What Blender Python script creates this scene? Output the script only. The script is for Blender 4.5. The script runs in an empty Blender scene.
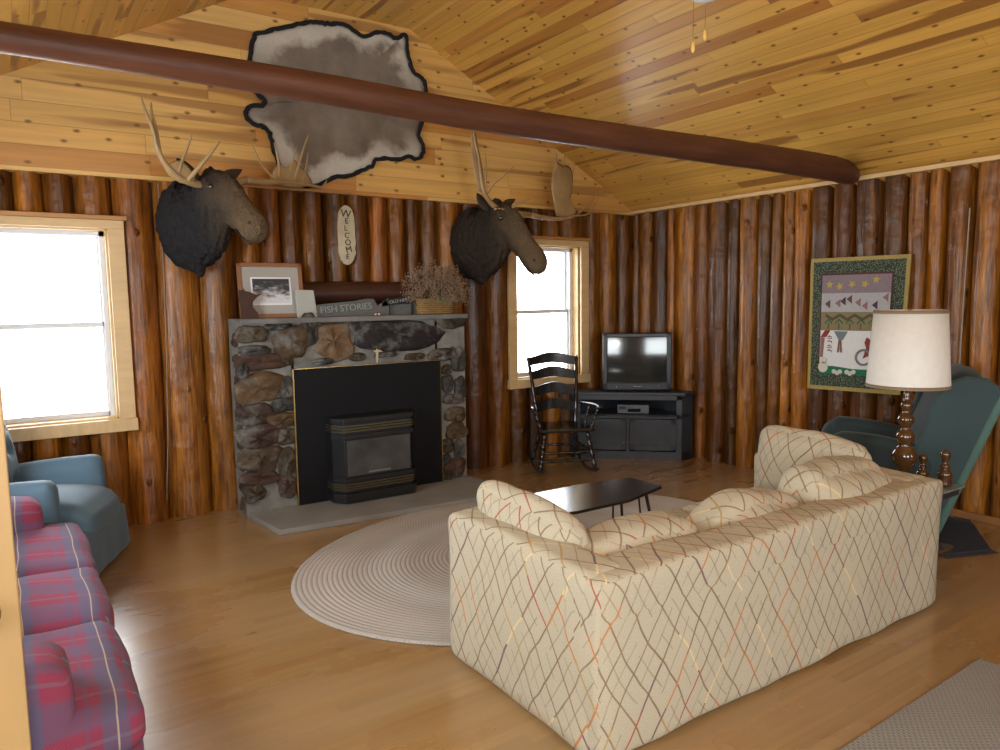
import bpy, bmesh, math, random
from mathutils import Vector, Matrix, noise
from math import pi, sin, cos, radians
random.seed(7)
SC = bpy.context.scene
COL = SC.collection

# ------------------------------------------------------------------ camera
F_PX, YAW, PITCH, ROLL = 728.4, 0.592245, -0.101104, -0.014103
CAM = Vector((-5.49522, -5.64771, 1.53951))
FW = Vector((sin(YAW)*cos(PITCH), cos(YAW)*cos(PITCH), sin(PITCH)))
_r = FW.cross(Vector((0, 0, 1))).normalized(); _u = _r.cross(FW)
RT = _r*cos(ROLL) + _u*sin(ROLL); UP = -_r*sin(ROLL) + _u*cos(ROLL)
cd = bpy.data.cameras.new('camera'); cam = bpy.data.objects.new('camera', cd); COL.objects.link(cam)
cd.sensor_width = 36; cd.lens = 36*F_PX/1000; cd.clip_start = .05
cam.matrix_world = Matrix(((RT.x, UP.x, -FW.x, CAM.x), (RT.y, UP.y, -FW.y, CAM.y), (RT.z, UP.z, -FW.z, CAM.z), (0, 0, 0, 1)))
SC.camera = cam

def at(u, v, ax, val):
    """where the sight line through a photo pixel meets the plane axis=val of the room"""
    d = FW + RT*((u-500)/F_PX) - UP*((v-375)/F_PX)
    return CAM + d*((val-CAM[ax])/d[ax])

# ------------------------------------------------------------------ world, lights, exposure
w = bpy.data.worlds.new('sky'); SC.world = w; w.use_nodes = True
bg = w.node_tree.nodes['Background']; bg.inputs[0].default_value = (.90, .96, 1, 1); bg.inputs[1].default_value = 12.0
SC.view_settings.view_transform = 'Standard'; SC.view_settings.look = 'None'
SC.view_settings.gamma = 1; SC.view_settings.use_curve_mapping = False
SC.view_settings.exposure = 0.42
SC.cycles.max_bounces = 10; SC.cycles.diffuse_bounces = 6; SC.cycles.glossy_bounces = 4
SC.cycles.sample_clamp_indirect = 6; SC.cycles.use_denoising = True

def area(name, loc, rot, sx, sy, power, col=(1, 1, 1), portal=False):
    l = bpy.data.lights.new(name, 'AREA'); l.shape = 'RECTANGLE'; l.size = sx; l.size_y = sy
    l.energy = power; l.color = col
    o = bpy.data.objects.new(name, l); COL.objects.link(o); o.location = loc; o.rotation_euler = rot
    if portal: l.cycles.is_portal = True
    return o
# portals only steer the sampling of the sky through the openings
area('sky_portal', (-5.385, .2, 1.41), (radians(-90), 0, 0), .95, 1.3, 1, portal=True)
area('sky_portal', (-1.15, .2, 1.41), (radians(-90), 0, 0), .8, 1.3, 1, portal=True)
area('sky_portal', (-6.72, -2.3, 1.475), (0, radians(-90), 0), 1.25, 1.6, 1, portal=True)
area('sky_portal', (-6.72, -6.45, 1.45), (0, radians(-90), 0), 1.3, 1.5, 1, portal=True)
area('sky_portal', (-4.5, -8.2, 1.45), (radians(90), 0, 0), 1.6, 1.3, 1, portal=True)
area('sky_portal', (-1.45, -8.2, 1.45), (radians(90), 0, 0), .6, .9, 1, portal=True)
# the camera's own flash, just above the lens
fl = bpy.data.lights.new('camera_flash', 'POINT'); fl.energy = 54; fl.shadow_soft_size = .03; fl.color = (1, .97, .91)
flo = bpy.data.objects.new('camera_flash', fl); COL.objects.link(flo); flo.location = CAM + UP*.09 - RT*.04

# ------------------------------------------------------------------ node helpers
class G:
    def __init__(s, name):
        m = bpy.data.materials.new(name); m.use_nodes = True; s.m = m; s.t = m.node_tree
        s.b = s.t.nodes['Principled BSDF']
    def n(s, typ, **kw):
        x = s.t.nodes.new(typ)
        for k, v in kw.items(): setattr(x, k, v)
        return x
    def put(s, sock, v):
        if isinstance(v, bpy.types.NodeSocket): s.t.links.new(v, sock)
        elif v is not None:
            if isinstance(v, (tuple, list)) and len(v) == 3 and sock.type == 'RGBA': v = (*v, 1)
            sock.default_value = v
    def M(s, op, a, b=None, c=None):
        x = s.n('ShaderNodeMath', operation=op); s.put(x.inputs[0], a); s.put(x.inputs[1], b); s.put(x.inputs[2], c)
        return x.outputs[0]
    def mix(s, f, a, b, blend='MIX'):
        x = s.n('ShaderNodeMix', data_type='RGBA', blend_type=blend)
        s.put(x.inputs[0], f); s.put(x.inputs[6], a); s.put(x.inputs[7], b); return x.outputs[2]
    def co(s, kind='Object'): return s.n('ShaderNodeTexCoord').outputs[kind]
    def sep(s, v):
        x = s.n('ShaderNodeSeparateXYZ'); s.put(x.inputs[0], v); return x.outputs
    def comb(s, a, b, c=0.):
        x = s.n('ShaderNodeCombineXYZ'); s.put(x.inputs[0], a); s.put(x.inputs[1], b); s.put(x.inputs[2], c); return x.outputs[0]
    def noise(s, vec, scale, detail=3, rough=.5, out='Fac'):
        x = s.n('ShaderNodeTexNoise'); s.put(x.inputs['Vector'], vec); x.inputs['Scale'].default_value = scale
        x.inputs['Detail'].default_value = detail; x.inputs['Roughness'].default_value = rough; return x.outputs[out]
    def white(s, vec, out='Value'):
        x = s.n('ShaderNodeTexWhiteNoise', noise_dimensions='3D'); s.put(x.inputs['Vector'], vec); return x.outputs[out]
    def voro(s, vec, scale, feature='F1', out='Distance', rnd=1, dim='3D'):
        x = s.n('ShaderNodeTexVoronoi', feature=feature, voronoi_dimensions=dim); s.put(x.inputs['Vector'], vec); x.inputs['Scale'].default_value = scale
        x.inputs['Randomness'].default_value = rnd
        return x.outputs[out]
    def ramp(s, f, stops, interp='LINEAR'):
        x = s.n('ShaderNodeValToRGB'); s.put(x.inputs[0], f); r = x.color_ramp; r.interpolation = interp
        while len(r.elements) < len(stops): r.elements.new(.5)
        for e, (p, c) in zip(r.elements, stops): e.position = p; e.color = (*c, 1) if len(c) == 3 else c
        return x.outputs[0]
    def step(s, v, lo, hi):
        x = s.n('ShaderNodeMapRange'); x.clamp = True; s.put(x.inputs[0], v); x.inputs[1].default_value = lo; x.inputs[2].default_value = hi
        return x.outputs[0]
    def bump(s, h, strength=.3, dist=.01):
        x = s.n('ShaderNodeBump'); s.put(x.inputs['Height'], h); x.inputs['Strength'].default_value = strength
        x.inputs['Distance'].default_value = dist; s.t.links.new(x.outputs[0], s.b.inputs['Normal'])
    def done(s, col, rough=.5, metal=0, spec=None, coat=0, sheen=0):
        s.put(s.b.inputs['Base Color'], col); s.put(s.b.inputs['Roughness'], rough); s.put(s.b.inputs['Metallic'], metal)
        if spec is not None: s.b.inputs['Specular IOR Level'].default_value = spec
        if coat: s.b.inputs['Coat Weight'].default_value = coat; s.b.inputs['Coat Roughness'].default_value = .12
        if sheen: s.b.inputs['Sheen Weight'].default_value = sheen
        return s.m

def plain(name, col, rough=.5, metal=0, var=.15, scale=8, bump=0, bscale=60, spec=None, coat=0, sheen=0, stretch=None):
    g = G(name); v = g.co()
    if stretch:
        mp = g.n('ShaderNodeMapping'); g.put(mp.inputs[0], v); mp.inputs['Scale'].default_value = stretch; v = mp.outputs[0]
    nz = g.noise(v, scale, 4)
    c = g.mix(nz, tuple(x*(1-var*1.6) for x in col), tuple(min(1, x*(1+var*1.6)) for x in col))
    if bump: g.bump(g.noise(v, bscale, 3), bump, .004)
    return g.done(c, rough, metal, spec, coat, sheen)

def planks(name, iu, iv, L, W, stops, streak=.5, knots=.5, rough=.35, groove=.5, uscale=1., vscale=1., coat=0., dark=(.16, .07, .02), kscale=6.):
    """boards running along axis iu, side by side along axis iv"""
    g = G(name); p = g.sep(g.co())
    u, v = p[iu], g.M('MULTIPLY', p[iv], vscale)
    vw = g.M('DIVIDE', v, W); row = g.M('FLOOR', vw)
    r1 = g.white(g.comb(row, 3.3, 1.7))
    uu = g.M('ADD', g.M('DIVIDE', u, L), g.M('MULTIPLY', r1, 7.31)); colm = g.M('FLOOR', uu)
    cid = g.white(g.comb(row, colm, .5)); cid2 = g.white(g.comb(colm, row, 4.5))
    base = g.ramp(cid, stops)
    # long grain
    gv = g.comb(g.M('MULTIPLY', u, .9), g.M('MULTIPLY', v, 26.), g.M('MULTIPLY', cid2, 40.))
    gn = g.noise(gv, 1.0, 5, .55)
    gcol = g.mix(g.step(gn, .3, .75), tuple(.84 for _ in range(3)), (1.12, 1.12, 1.1))
    c = g.mix(1., base, gcol, 'MULTIPLY')
    # heartwood streaks
    sv = g.comb(g.M('MULTIPLY', u, .55), g.M('MULTIPLY', v, 7.), g.M('MULTIPLY', cid2, 31.))
    sn = g.step(g.noise(sv, 1.1, 2, .4), .57, .62)
    c = g.mix(g.M('MULTIPLY', g.M('MULTIPLY', sn, streak), g.M('GREATER_THAN', cid2, .35)), c, tuple(x*1.9 for x in dark))
    # knots
    kv = g.comb(g.M('MULTIPLY', u, .55), v, 0.)
    kd = g.voro(kv, kscale, dim='2D'); kc = g.sep(g.voro(kv, kscale, out='Color', dim='2D'))[0]
    kn = g.M('MULTIPLY', g.M('SUBTRACT', 1., g.step(kd, .04, .12)), g.M('GREATER_THAN', kc, 1-knots))
    c = g.mix(g.M('MULTIPLY', kn, .9), c, dark)
    fr = g.M('FRACT', vw); edge = g.M('MINIMUM', fr, g.M('SUBTRACT', 1., fr))
    gr = g.step(edge, 0., .035)
    fu = g.M('FRACT', uu); eu = g.M('MULTIPLY', g.M('MINIMUM', fu, g.M('SUBTRACT', 1., fu)), L/W); gu = g.step(eu, 0., .025)
    gg = g.M('MINIMUM', gr, gu)
    c = g.mix(g.M('MULTIPLY', g.M('SUBTRACT', 1., gg), groove), c, dark)
    g.bump(g.M('ADD', gg, g.M('MULTIPLY', gn, .15)), .35, .004)
    return g.done(c, rough, coat=coat)

PINE = [(0, (.53, .265, .075)), (.3, (.62, .335, .10)), (.6, (.70, .41, .14)), (.85, (.64, .32, .085)), (1, (.42, .17, .045))]
M_ceil = planks('knotty_pine_ceiling', 1, 0, 2.6, .088, [(0, (.56, .30, .06)), (.4, (.67, .365, .075)), (.85, (.69, .385, .085)), (1, (.44, .18, .035))], .85, .5, .33, .6, vscale=1.13, kscale=9, dark=(.13, .05, .012))
M_gable = planks('knotty_pine_gable', 0, 2, 1.5, .135, [(0, (.62, .36, .10)), (.4, (.72, .45, .15)), (.8, (.68, .39, .11)), (1, (.50, .22, .05))], .7, .6, .4, .5, kscale=8)
M_floor = planks('worn_honey_strip_floor', 0, 1, 1.1, .057, [(0, (.31, .175, .062)), (.5, (.37, .215, .080)), (.9, (.34, .19, .068)), (1, (.27, .135, .045))], .08, .0, .24, .25, kscale=5)
next(n for n in M_floor.node_tree.nodes if n.type == 'BUMP').inputs['Strength'].default_value = .08
_t = M_floor.node_tree; _b = _t.nodes['Principled BSDF']; _src = _b.inputs['Base Color'].links[0].from_socket   # worn pale patches and scuffed varnish
_tc = _t.nodes.new('ShaderNodeTexCoord'); _n = _t.nodes.new('ShaderNodeTexNoise'); _n.inputs['Scale'].default_value = 1.3; _n.inputs['Detail'].default_value = 5; _n.inputs['Roughness'].default_value = .5
_mp = _t.nodes.new('ShaderNodeMapping'); _mp.inputs['Scale'].default_value = (.7, 1.6, 1); _t.links.new(_tc.outputs['Object'], _mp.inputs[0]); _t.links.new(_mp.outputs[0], _n.inputs['Vector'])
_r = _t.nodes.new('ShaderNodeMapRange'); _r.inputs[1].default_value = .42; _r.inputs[2].default_value = .68; _r.inputs[4].default_value = .5; _t.links.new(_n.outputs['Fac'], _r.inputs[0])
_m = _t.nodes.new('ShaderNodeMix'); _m.data_type = 'RGBA'; _m.inputs[7].default_value = (.38, .27, .15, 1); _t.links.new(_r.outputs[0], _m.inputs[0]); _t.links.new(_src, _m.inputs[6]); _t.links.new(_m.outputs[2], _b.inputs['Base Color'])
_r2 = _t.nodes.new('ShaderNodeMapRange'); _r2.inputs[1].default_value = .3; _r2.inputs[2].default_value = .7; _r2.inputs[3].default_value = .2; _r2.inputs[4].default_value = .4; _t.links.new(_n.outputs['Fac'], _r2.inputs[0]); _t.links.new(_r2.outputs[0], _b.inputs['Roughness'])
_b.inputs['Coat Weight'].default_value = .5; _b.inputs['Coat Roughness'].default_value = .22

def log_mat(name, c1, c2, c3):
    g = G(name); v = g.co()
    mp = g.n('ShaderNodeMapping'); g.put(mp.inputs[0], v); mp.inputs['Scale'].default_value = (9, 9, .8)
    n1 = g.noise(mp.outputs[0], 1.3, 4, .6)
    mp2 = g.n('ShaderNodeMapping'); g.put(mp2.inputs[0], v); mp2.inputs['Scale'].default_value = (30, 30, 3)
    n2 = g.noise(mp2.outputs[0], 1.5, 4, .6)
    n3 = g.noise(v, 5, 3)
    c = g.ramp(n1, [(.25, c1), (.5, c2), (.75, c3)])
    c = g.mix(g.step(n2, .45, .75), c, tuple(x*.55 for x in c1))
    at_ = g.n('ShaderNodeAttribute', attribute_name='tone')
    c = g.mix(1., c, at_.outputs['Color'], 'MULTIPLY')
    mp3 = g.n('ShaderNodeMapping'); g.put(mp3.inputs[0], v); mp3.inputs['Scale'].default_value = (1, 1, .6)
    kd = g.voro(mp3.outputs[0], 7.); kc = g.sep(g.voro(mp3.outputs[0], 7., out='Color'))[0]
    kn = g.M('MULTIPLY', g.M('SUBTRACT', 1., g.step(kd, .05, .16)), g.M('GREATER_THAN', kc, .6))
    c = g.mix(g.M('MULTIPLY', kn, .85), c, (.05, .018, .008))
    g.bump(g.M('ADD', g.M('ADD', n1, g.M('MULTIPLY', n3, 1.4)), g.M('MULTIPLY', kn, 1.2)), .6, .03)
    return g.done(c, .38, spec=.38, coat=.06)
M_log = log_mat('varnished_log', (.105, .034, .006), (.30, .105, .012), (.54, .21, .030))
M_gap = plain('dark_log_gap', (.05, .025, .012), .8)
M_beam = plain('stained_beam_log', (.095, .034, .016), .5, var=.45, scale=5, bump=.5, bscale=14, stretch=(.5, 4, 4), spec=.3)
M_white = plain('white_paint', (.72, .73, .75), .5, var=.03)
M_trim = plain('raw_pine_trim', (.62, .42, .20), .45, var=.12, scale=3, stretch=(2, 2, 9))
M_trimx = plain('raw_pine_rail', (.62, .42, .20), .45, var=.12, scale=3, stretch=(9, 2, 2))
M_cap = plain('amber_cap_trim', (.42, .20, .055), .35, var=.15, scale=4, stretch=(1, 4, 4))
M_black = plain('satin_black_metal', (.012, .012, .013), .38, var=.1)
M_blackm = plain('matt_black_steel', (.007, .007, .008), .6, var=.1, spec=.2)
M_brass = plain('brass', (.75, .55, .22), .25, 1, var=.05)
M_chrome = plain('chrome', (.7, .7, .72), .15, 1, var=.02)

# ------------------------------------------------------------------ object helpers
def link(name, me, parent=None, mat=None):
    o = bpy.data.objects.new(name, me); COL.objects.link(o)
    if mat: me.materials.append(mat)
    if parent: o.parent = parent
    return o
def obj(name, bm, mat, parent=None, smooth=False, kind=None, bevel=0):
    bmesh.ops.recalc_face_normals(bm, faces=bm.faces)
    me = bpy.data.meshes.new(name); bm.to_mesh(me); bm.free()
    if smooth:
        for p in me.polygons: p.use_smooth = True
    o = link(name, me, parent, mat)
    if kind: o['kind'] = kind
    if bevel:
        b = o.modifiers.new('bevel', 'BEVEL'); b.width = bevel; b.segments = 2; b.limit_method = 'ANGLE'
    return o
def thing(name, label, cat, loc=(0, 0, 0), rz=0, group=None):
    o = bpy.data.objects.new(name, None); COL.objects.link(o); o.location = loc; o.rotation_euler = (0, 0, rz)
    o.empty_display_size = .1
    return tag(o, label, cat, group)
def tag(o, label, cat, group=None):
    o['label'] = label; o['category'] = cat
    if group: o['group'] = group
    return o
def autosmooth(o, ang=40):
    me = o.data
    for p in me.polygons: p.use_smooth = True
    me.set_sharp_from_angle(angle=radians(ang))

def bx(bm, x0, x1, y0, y1, z0, z1, M=None):
    vs = [bm.verts.new((x, y, z)) for x in (x0, x1) for y in (y0, y1) for z in (z0, z1)]
    for f in ((0, 1, 3, 2), (4, 6, 7, 5), (0, 4, 5, 1), (2, 3, 7, 6), (0, 2, 6, 4), (1, 5, 7, 3)): bm.faces.new([vs[i] for i in f])
    if M is not None:
        for v in vs: v.co = M @ v.co
    return vs
def box(name, x0, x1, y0, y1, z0, z1, mat, parent=None, bevel=0, kind=None):
    bm = bmesh.new(); bx(bm, x0, x1, y0, y1, z0, z1); return obj(name, bm, mat, parent, bevel=bevel, kind=kind)
def tube(bm, pts, rad, seg=10, flat=None, caps=True):
    """sweep circles (or ellipses: flat=(lateral vector, factor)) along pts; rad is a number or a list"""
    pts = [Vector(p) for p in pts]; n = len(pts)
    rad = [rad]*n if not isinstance(rad, (list, tuple)) else rad
    rings = []; prev = None
    for i, p in enumerate(pts):
        t = (pts[min(i+1, n-1)] - pts[max(i-1, 0)]).normalized()
        if prev is None:
            a = Vector((0, 0, 1)) if abs(t.z) < .9 else Vector((1, 0, 0)); prev = (a - t*a.dot(t)).normalized()
        prev = (prev - t*prev.dot(t)).normalized(); b = t.cross(prev); r = rad[i]
        ring = []
        for k in range(seg):
            d = prev*cos(2*pi*k/seg)*r + b*sin(2*pi*k/seg)*r
            if flat: d -= flat[0]*d.dot(flat[0])*(1-flat[1])
            ring.append(bm.verts.new(p+d))
        rings.append(ring)
    for a, b in zip(rings, rings[1:]):
        for k in range(seg): bm.faces.new((a[k], a[(k+1) % seg], b[(k+1) % seg], b[k]))
    if caps:
        bm.faces.new(rings[0][::-1]); bm.faces.new(rings[-1])
    return rings
def smoothpath(pts, n=6):
    """Catmull-Rom through points (vectors of any size as tuples)"""
    P = [tuple(p) for p in pts]; P = [P[0]] + P + [P[-1]]; out = []
    for i in range(1, len(P)-2):
        for k in range(n):
            t = k/n
            out.append(tuple(.5*((2*b) + (c-a)*t + (2*a-5*b+4*c-d)*t*t + (3*b-a-3*c+d)*t**3) for a, b, c, d in zip(P[i-1], P[i], P[i+1], P[i+2])))
    out.append(P[-2]); return out
def lathe(bm, prof, seg=28, c=(0, 0, 0), capb=True, capt=True):
    rings = []
    for r, z in prof:
        rings.append([bm.verts.new((c[0]+r*cos(2*pi*k/seg), c[1]+r*sin(2*pi*k/seg), c[2]+z)) for k in range(seg)])
    for a, b in zip(rings, rings[1:]):
        for k in range(seg): bm.faces.new((a[k], a[(k+1) % seg], b[(k+1) % seg], b[k]))
    if capb: bm.faces.new(rings[0][::-1])
    if capt: bm.faces.new(rings[-1])
def prism(bm, poly, d, M=None):
    """extrude polygon (list of 3D points) by vector d"""
    d = Vector(d); a = [bm.verts.new(Vector(p)) for p in poly]; b = [bm.verts.new(Vector(p)+d) for p in poly]
    bm.faces.new(a); bm.faces.new(b[::-1]); n = len(a)
    for i in range(n): bm.faces.new((a[i], b[i], b[(i+1) % n], a[(i+1) % n]))
    if M is not None:
        for v in a+b: v.co = M @ v.co

def rbox(name, c, size, r, mat, parent=None, n=14, puff=(0, 0, 0), wob=0, shape=None, M=None, uvoff=(0, 0), wscale=5):
    """soft upholstered block: rounded box, bulging by puff on each axis, box-projected UVs in metres"""
    hx, hy, hz = (s/2 for s in size); H = (hx, hy, hz); bm = bmesh.new(); uvl = bm.loops.layers.uv.new('UVMap')
    key = {}; uvs = {}
    def vert(p):
        k = tuple(round(x, 5) for x in p)
        if k not in key: key[k] = bm.verts.new(p)
        return key[k]
    for ax in range(3):
        a, b = [i for i in range(3) if i != ax]
        for sg in (-1, 1):
            for i in range(n):
                for j in range(n):
                    q = []
                    for (di, dj) in ((0, 0), (1, 0), (1, 1), (0, 1)):
                        p = [0, 0, 0]; p[ax] = sg*H[ax]; p[a] = -H[a]+2*H[a]*(i+di)/n; p[b] = -H[b]+2*H[b]*(j+dj)/n; q.append(p)
                    f = bm.faces.new([vert(p) for p in q])
                    for l, p in zip(f.loops, q): l[uvl].uv = (p[a]+c[a]+uvoff[0], p[b]+c[b]+uvoff[1]) if ax != 0 else (p[a]+c[a]+uvoff[0]+.37, p[b]+c[b]+uvoff[1])
    for v in bm.verts:
        p = v.co.copy()
        inner = Vector([max(-h+r, min(h-r, x)) for h, x in zip(H, p)])
        d = p-inner
        if d.length > 1e-6: p2 = inner + d.normalized()*r
        else: p2 = p
        q = [p[i]/H[i] for i in range(3)]
        for ax in range(3):
            if puff[ax]:
                a, b = [i for i in range(3) if i != ax]
                p2[ax] += puff[ax]*q[ax]*(1-q[a]**2)*(1-q[b]**2)
        if shape: p2 = Vector(shape(p2, q))
        if wob: p2 += noise.noise_vector((p2+Vector(c))*wscale)*wob
        v.co = p2 + Vector(c)
        if M is not None: v.co = M @ v.co
    o = obj(name, bm, mat, parent, smooth=True); return o

# ================================================================== THE ROOM
XL, YF, H = -6.5, -8.0, 2.4
SL = .527; XR, XK, HF = -2.6, -3.9, 2.4+.527*2.6
box('floor', XL-.3, .3, YF-.3, .3, -.12, 0, M_floor, kind='structure')
# walls' dark backing, with openings
def wall_panels(name, ax, d0, d1, u0, u1, z1, holes, mat):
    bm = bmesh.new(); xs = sorted({u0, u1, *[h[0] for h in holes], *[h[1] for h in holes]})
    for a, b in zip(xs, xs[1:]):
        hs = [h for h in holes if h[0] <= a+1e-6 and h[1] >= b-1e-6]; z = 0
        for hh in sorted(hs, key=lambda q: q[2]):
            if hh[2] > z: seg(bm, ax, a, b, d0, d1, z, hh[2])
            z = hh[3]
        if z < z1: seg(bm, ax, a, b, d0, d1, z, z1)
    return bm
def seg(bm, ax, a, b, d0, d1, z0, z1):
    if ax == 0: bx(bm, a, b, d0, d1, z0, z1)
    else: bx(bm, d0, d1, a, b, z0, z1)

def logs(bm, ax, sgn, bounds, z0, z1, holes=(), tone_layer=None):
    """half-round vertical logs between bounds along axis ax; sgn: direction the round side faces"""
    for a, b in zip(bounds, bounds[1:]):
        c, r = (a+b)/2, (b-a)/2*1.04; spans = [(z0, z1)]
        for h in holes:
            if c > h[0]-.01 and c < h[1]+.01: spans = [s for s in [(z0, h[2]), (h[3], z1)] if s[1]-s[0] > .02]
        tone = random.uniform(.55, 1.2); tn = (tone*random.uniform(1.0, 1.08), tone, tone*random.uniform(.7, 1.0), 1)
        ph = random.uniform(0, 50); taper = random.uniform(-.07, .07)
        dep = min(r*1.35, .13)
        for s0, s1 in spans:
            n = max(2, int((s1-s0)/.07)); K = 10; prev = None
            for i in range(n+1):
                z = s0+(s1-s0)*i/n; ring = []
                wob = noise.noise(Vector((ph, 0, z*1.1)))*.012
                rr = r*(1+taper*(z-1.2)/1.2+noise.noise(Vector((ph, 9, z*2.5)))*.05)
                for k in range(K+1):
                    t = pi*k/K
                    lump = 1+noise.noise(Vector((ph+cos(t)*2, sin(t)*2, z*3)))*.06
                    u = c+wob-cos(t)*rr; dd = sgn*(sin(t)*dep*lump - dep*.45)
                    ring.append(bm.verts.new((u, dd, z) if ax == 0 else (dd, u, z)))
                if prev:
                    for k in range(K):
                        f = bm.faces.new((prev[k], prev[k+1], ring[k+1], ring[k])); f.smooth = True
                        for l in f.loops: l[tone_layer] = tn
                prev = ring

WIN1 = (-5.85, -4.90, .77, 2.06)      # left window opening on the back wall
WIN2 = (-1.545, -.765, .80, 2.06)     # right window
def px_bounds(pxs, v, ax, val): return [at(p, v, ax, val)[1-ax] for p in pxs]
bb = [-6.5, -6.32, -6.14, -5.95, -5.76, -5.57] + px_bounds([20, 50, 80, 118, 158, 201, 238], 300, 1, 0)
bb += px_bounds([262, 283, 303, 326, 350, 370, 389, 407, 421, 439, 463, 487, 508, 527, 543, 559, 584, 600, 616, 633], 300, 1, 0)
bb = sorted(bb); bb[-1] = 0.0
holes_b = [(WIN1[0]-.02, WIN1[1]+.02, WIN1[2]-.02, WIN1[3]+.05), (WIN2[0]-.02, WIN2[1]+.02, WIN2[2]-.02, WIN2[3]+.05)]
def log_wall(name, ax, sgn, off, bounds, holes, backing):
    bm = bmesh.new(); tl = bm.loops.layers.color.new('tone')
    logs(bm, ax, sgn, bounds, 0.0, H+.02, holes, tl)
    for v in bm.verts: v.co[1-ax] += off
    me = bpy.data.meshes.new(name); 
    b2 = wall_panels(name, ax, *backing)
    mb = bpy.data.meshes.new('tmp'); b2.to_mesh(mb); b2.free()
    nf = len(bm.faces); bm.from_mesh(mb); bm.faces.ensure_lookup_table()
    for i in range(nf, len(bm.faces)):
        bm.faces[i].material_index = 1
    bm.to_mesh(me); bm.free()
    o = link(name, me, None, M_log); me.materials.append(M_gap); o['kind'] = 'structure'; return o
log_wall('wall_back', 0, -1, 0, bb, holes_b, (.03, .16, XL-.1, .1, H, [WIN1[:4], WIN2[:4]], None))
# right wall
rb = [-at(p, 300, 0, 0)[1] for p in [640, 652, 667, 675, 695, 708, 727, 739, 757, 770, 782, 793, 810, 830, 853, 880, 905, 925, 943, 970, 1000]]
rb = [0.0] + rb
while rb[-1] < 8: rb.append(rb[-1]+random.uniform(.13, .24))
rb = sorted(-x for x in rb)
log_wall('wall_right', 1, -1, 0, rb, [], (.03, .16, YF, .1, H, [], None))
WINS = (-3.1, -1.5, .85, 2.1); FILL_WIN = (-7.2, -5.7, .8, 2.1)  # second opening is unseen, added for daylight on the right wall and ceiling
lb = [YF]
while lb[-1] < 0: lb.append(lb[-1]+random.uniform(.16, .26))
log_wall('wall_left', 1, 1, XL, lb, [WINS, FILL_WIN], (XL-.16, XL-.03, YF, .1, H, [WINS, FILL_WIN], None))
fb = [XL]
while fb[-1] < 0: fb.append(fb[-1]+random.uniform(.16, .26))
FILL_HOLES = [(-5.3, -3.7, .8, 2.1), (-1.75, -1.15, 1.0, 1.9)]  # unseen openings added to let daylight fill the room from behind the camera
log_wall('wall_front', 0, 1, YF, fb, FILL_HOLES, (YF-.16, YF-.03, XL-.1, .1, H, FILL_HOLES, None))

# gables (pine boards above the logs), ceiling
for nm, y0, y1 in (('wall_gable_back', -.085, .1), ('wall_gable_front', YF-.1, YF+.03)):
    bm = bmesh.new(); pr = [(XL-.1, H), (.1, H), (.1, H+.05), (XR+.02, HF+.05), (XK-.02, HF+.05), (XL-.1, H+.05)]
    prism(bm, [(x, y0, z) for x, z in pr], (0, y1-y0, 0)); obj(nm, bm, M_gable, kind='structure')
bm = bmesh.new()
pr = [(.15, H-.08), (XR, HF), (XK, HF), (XL-.15, H-.08), (XL-.15, H+.15), (XK, HF+.2), (XR, HF+.2), (.15, H+.15)]
prism(bm, [(x, .2, z) for x, z in pr], (0, YF-.4, 0)); obj('ceiling', bm, M_ceil, kind='structure')
box('trim_1', -.125, -.09, YF, -.09, H+.005, H+.035, M_trim, kind='structure')
box('baseboard_right', -.115, -.075, YF+.1, -3.0, 0, .05, plain('baseboard_wood', (.30, .13, .045), .4), kind='structure', bevel=.008)

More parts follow.
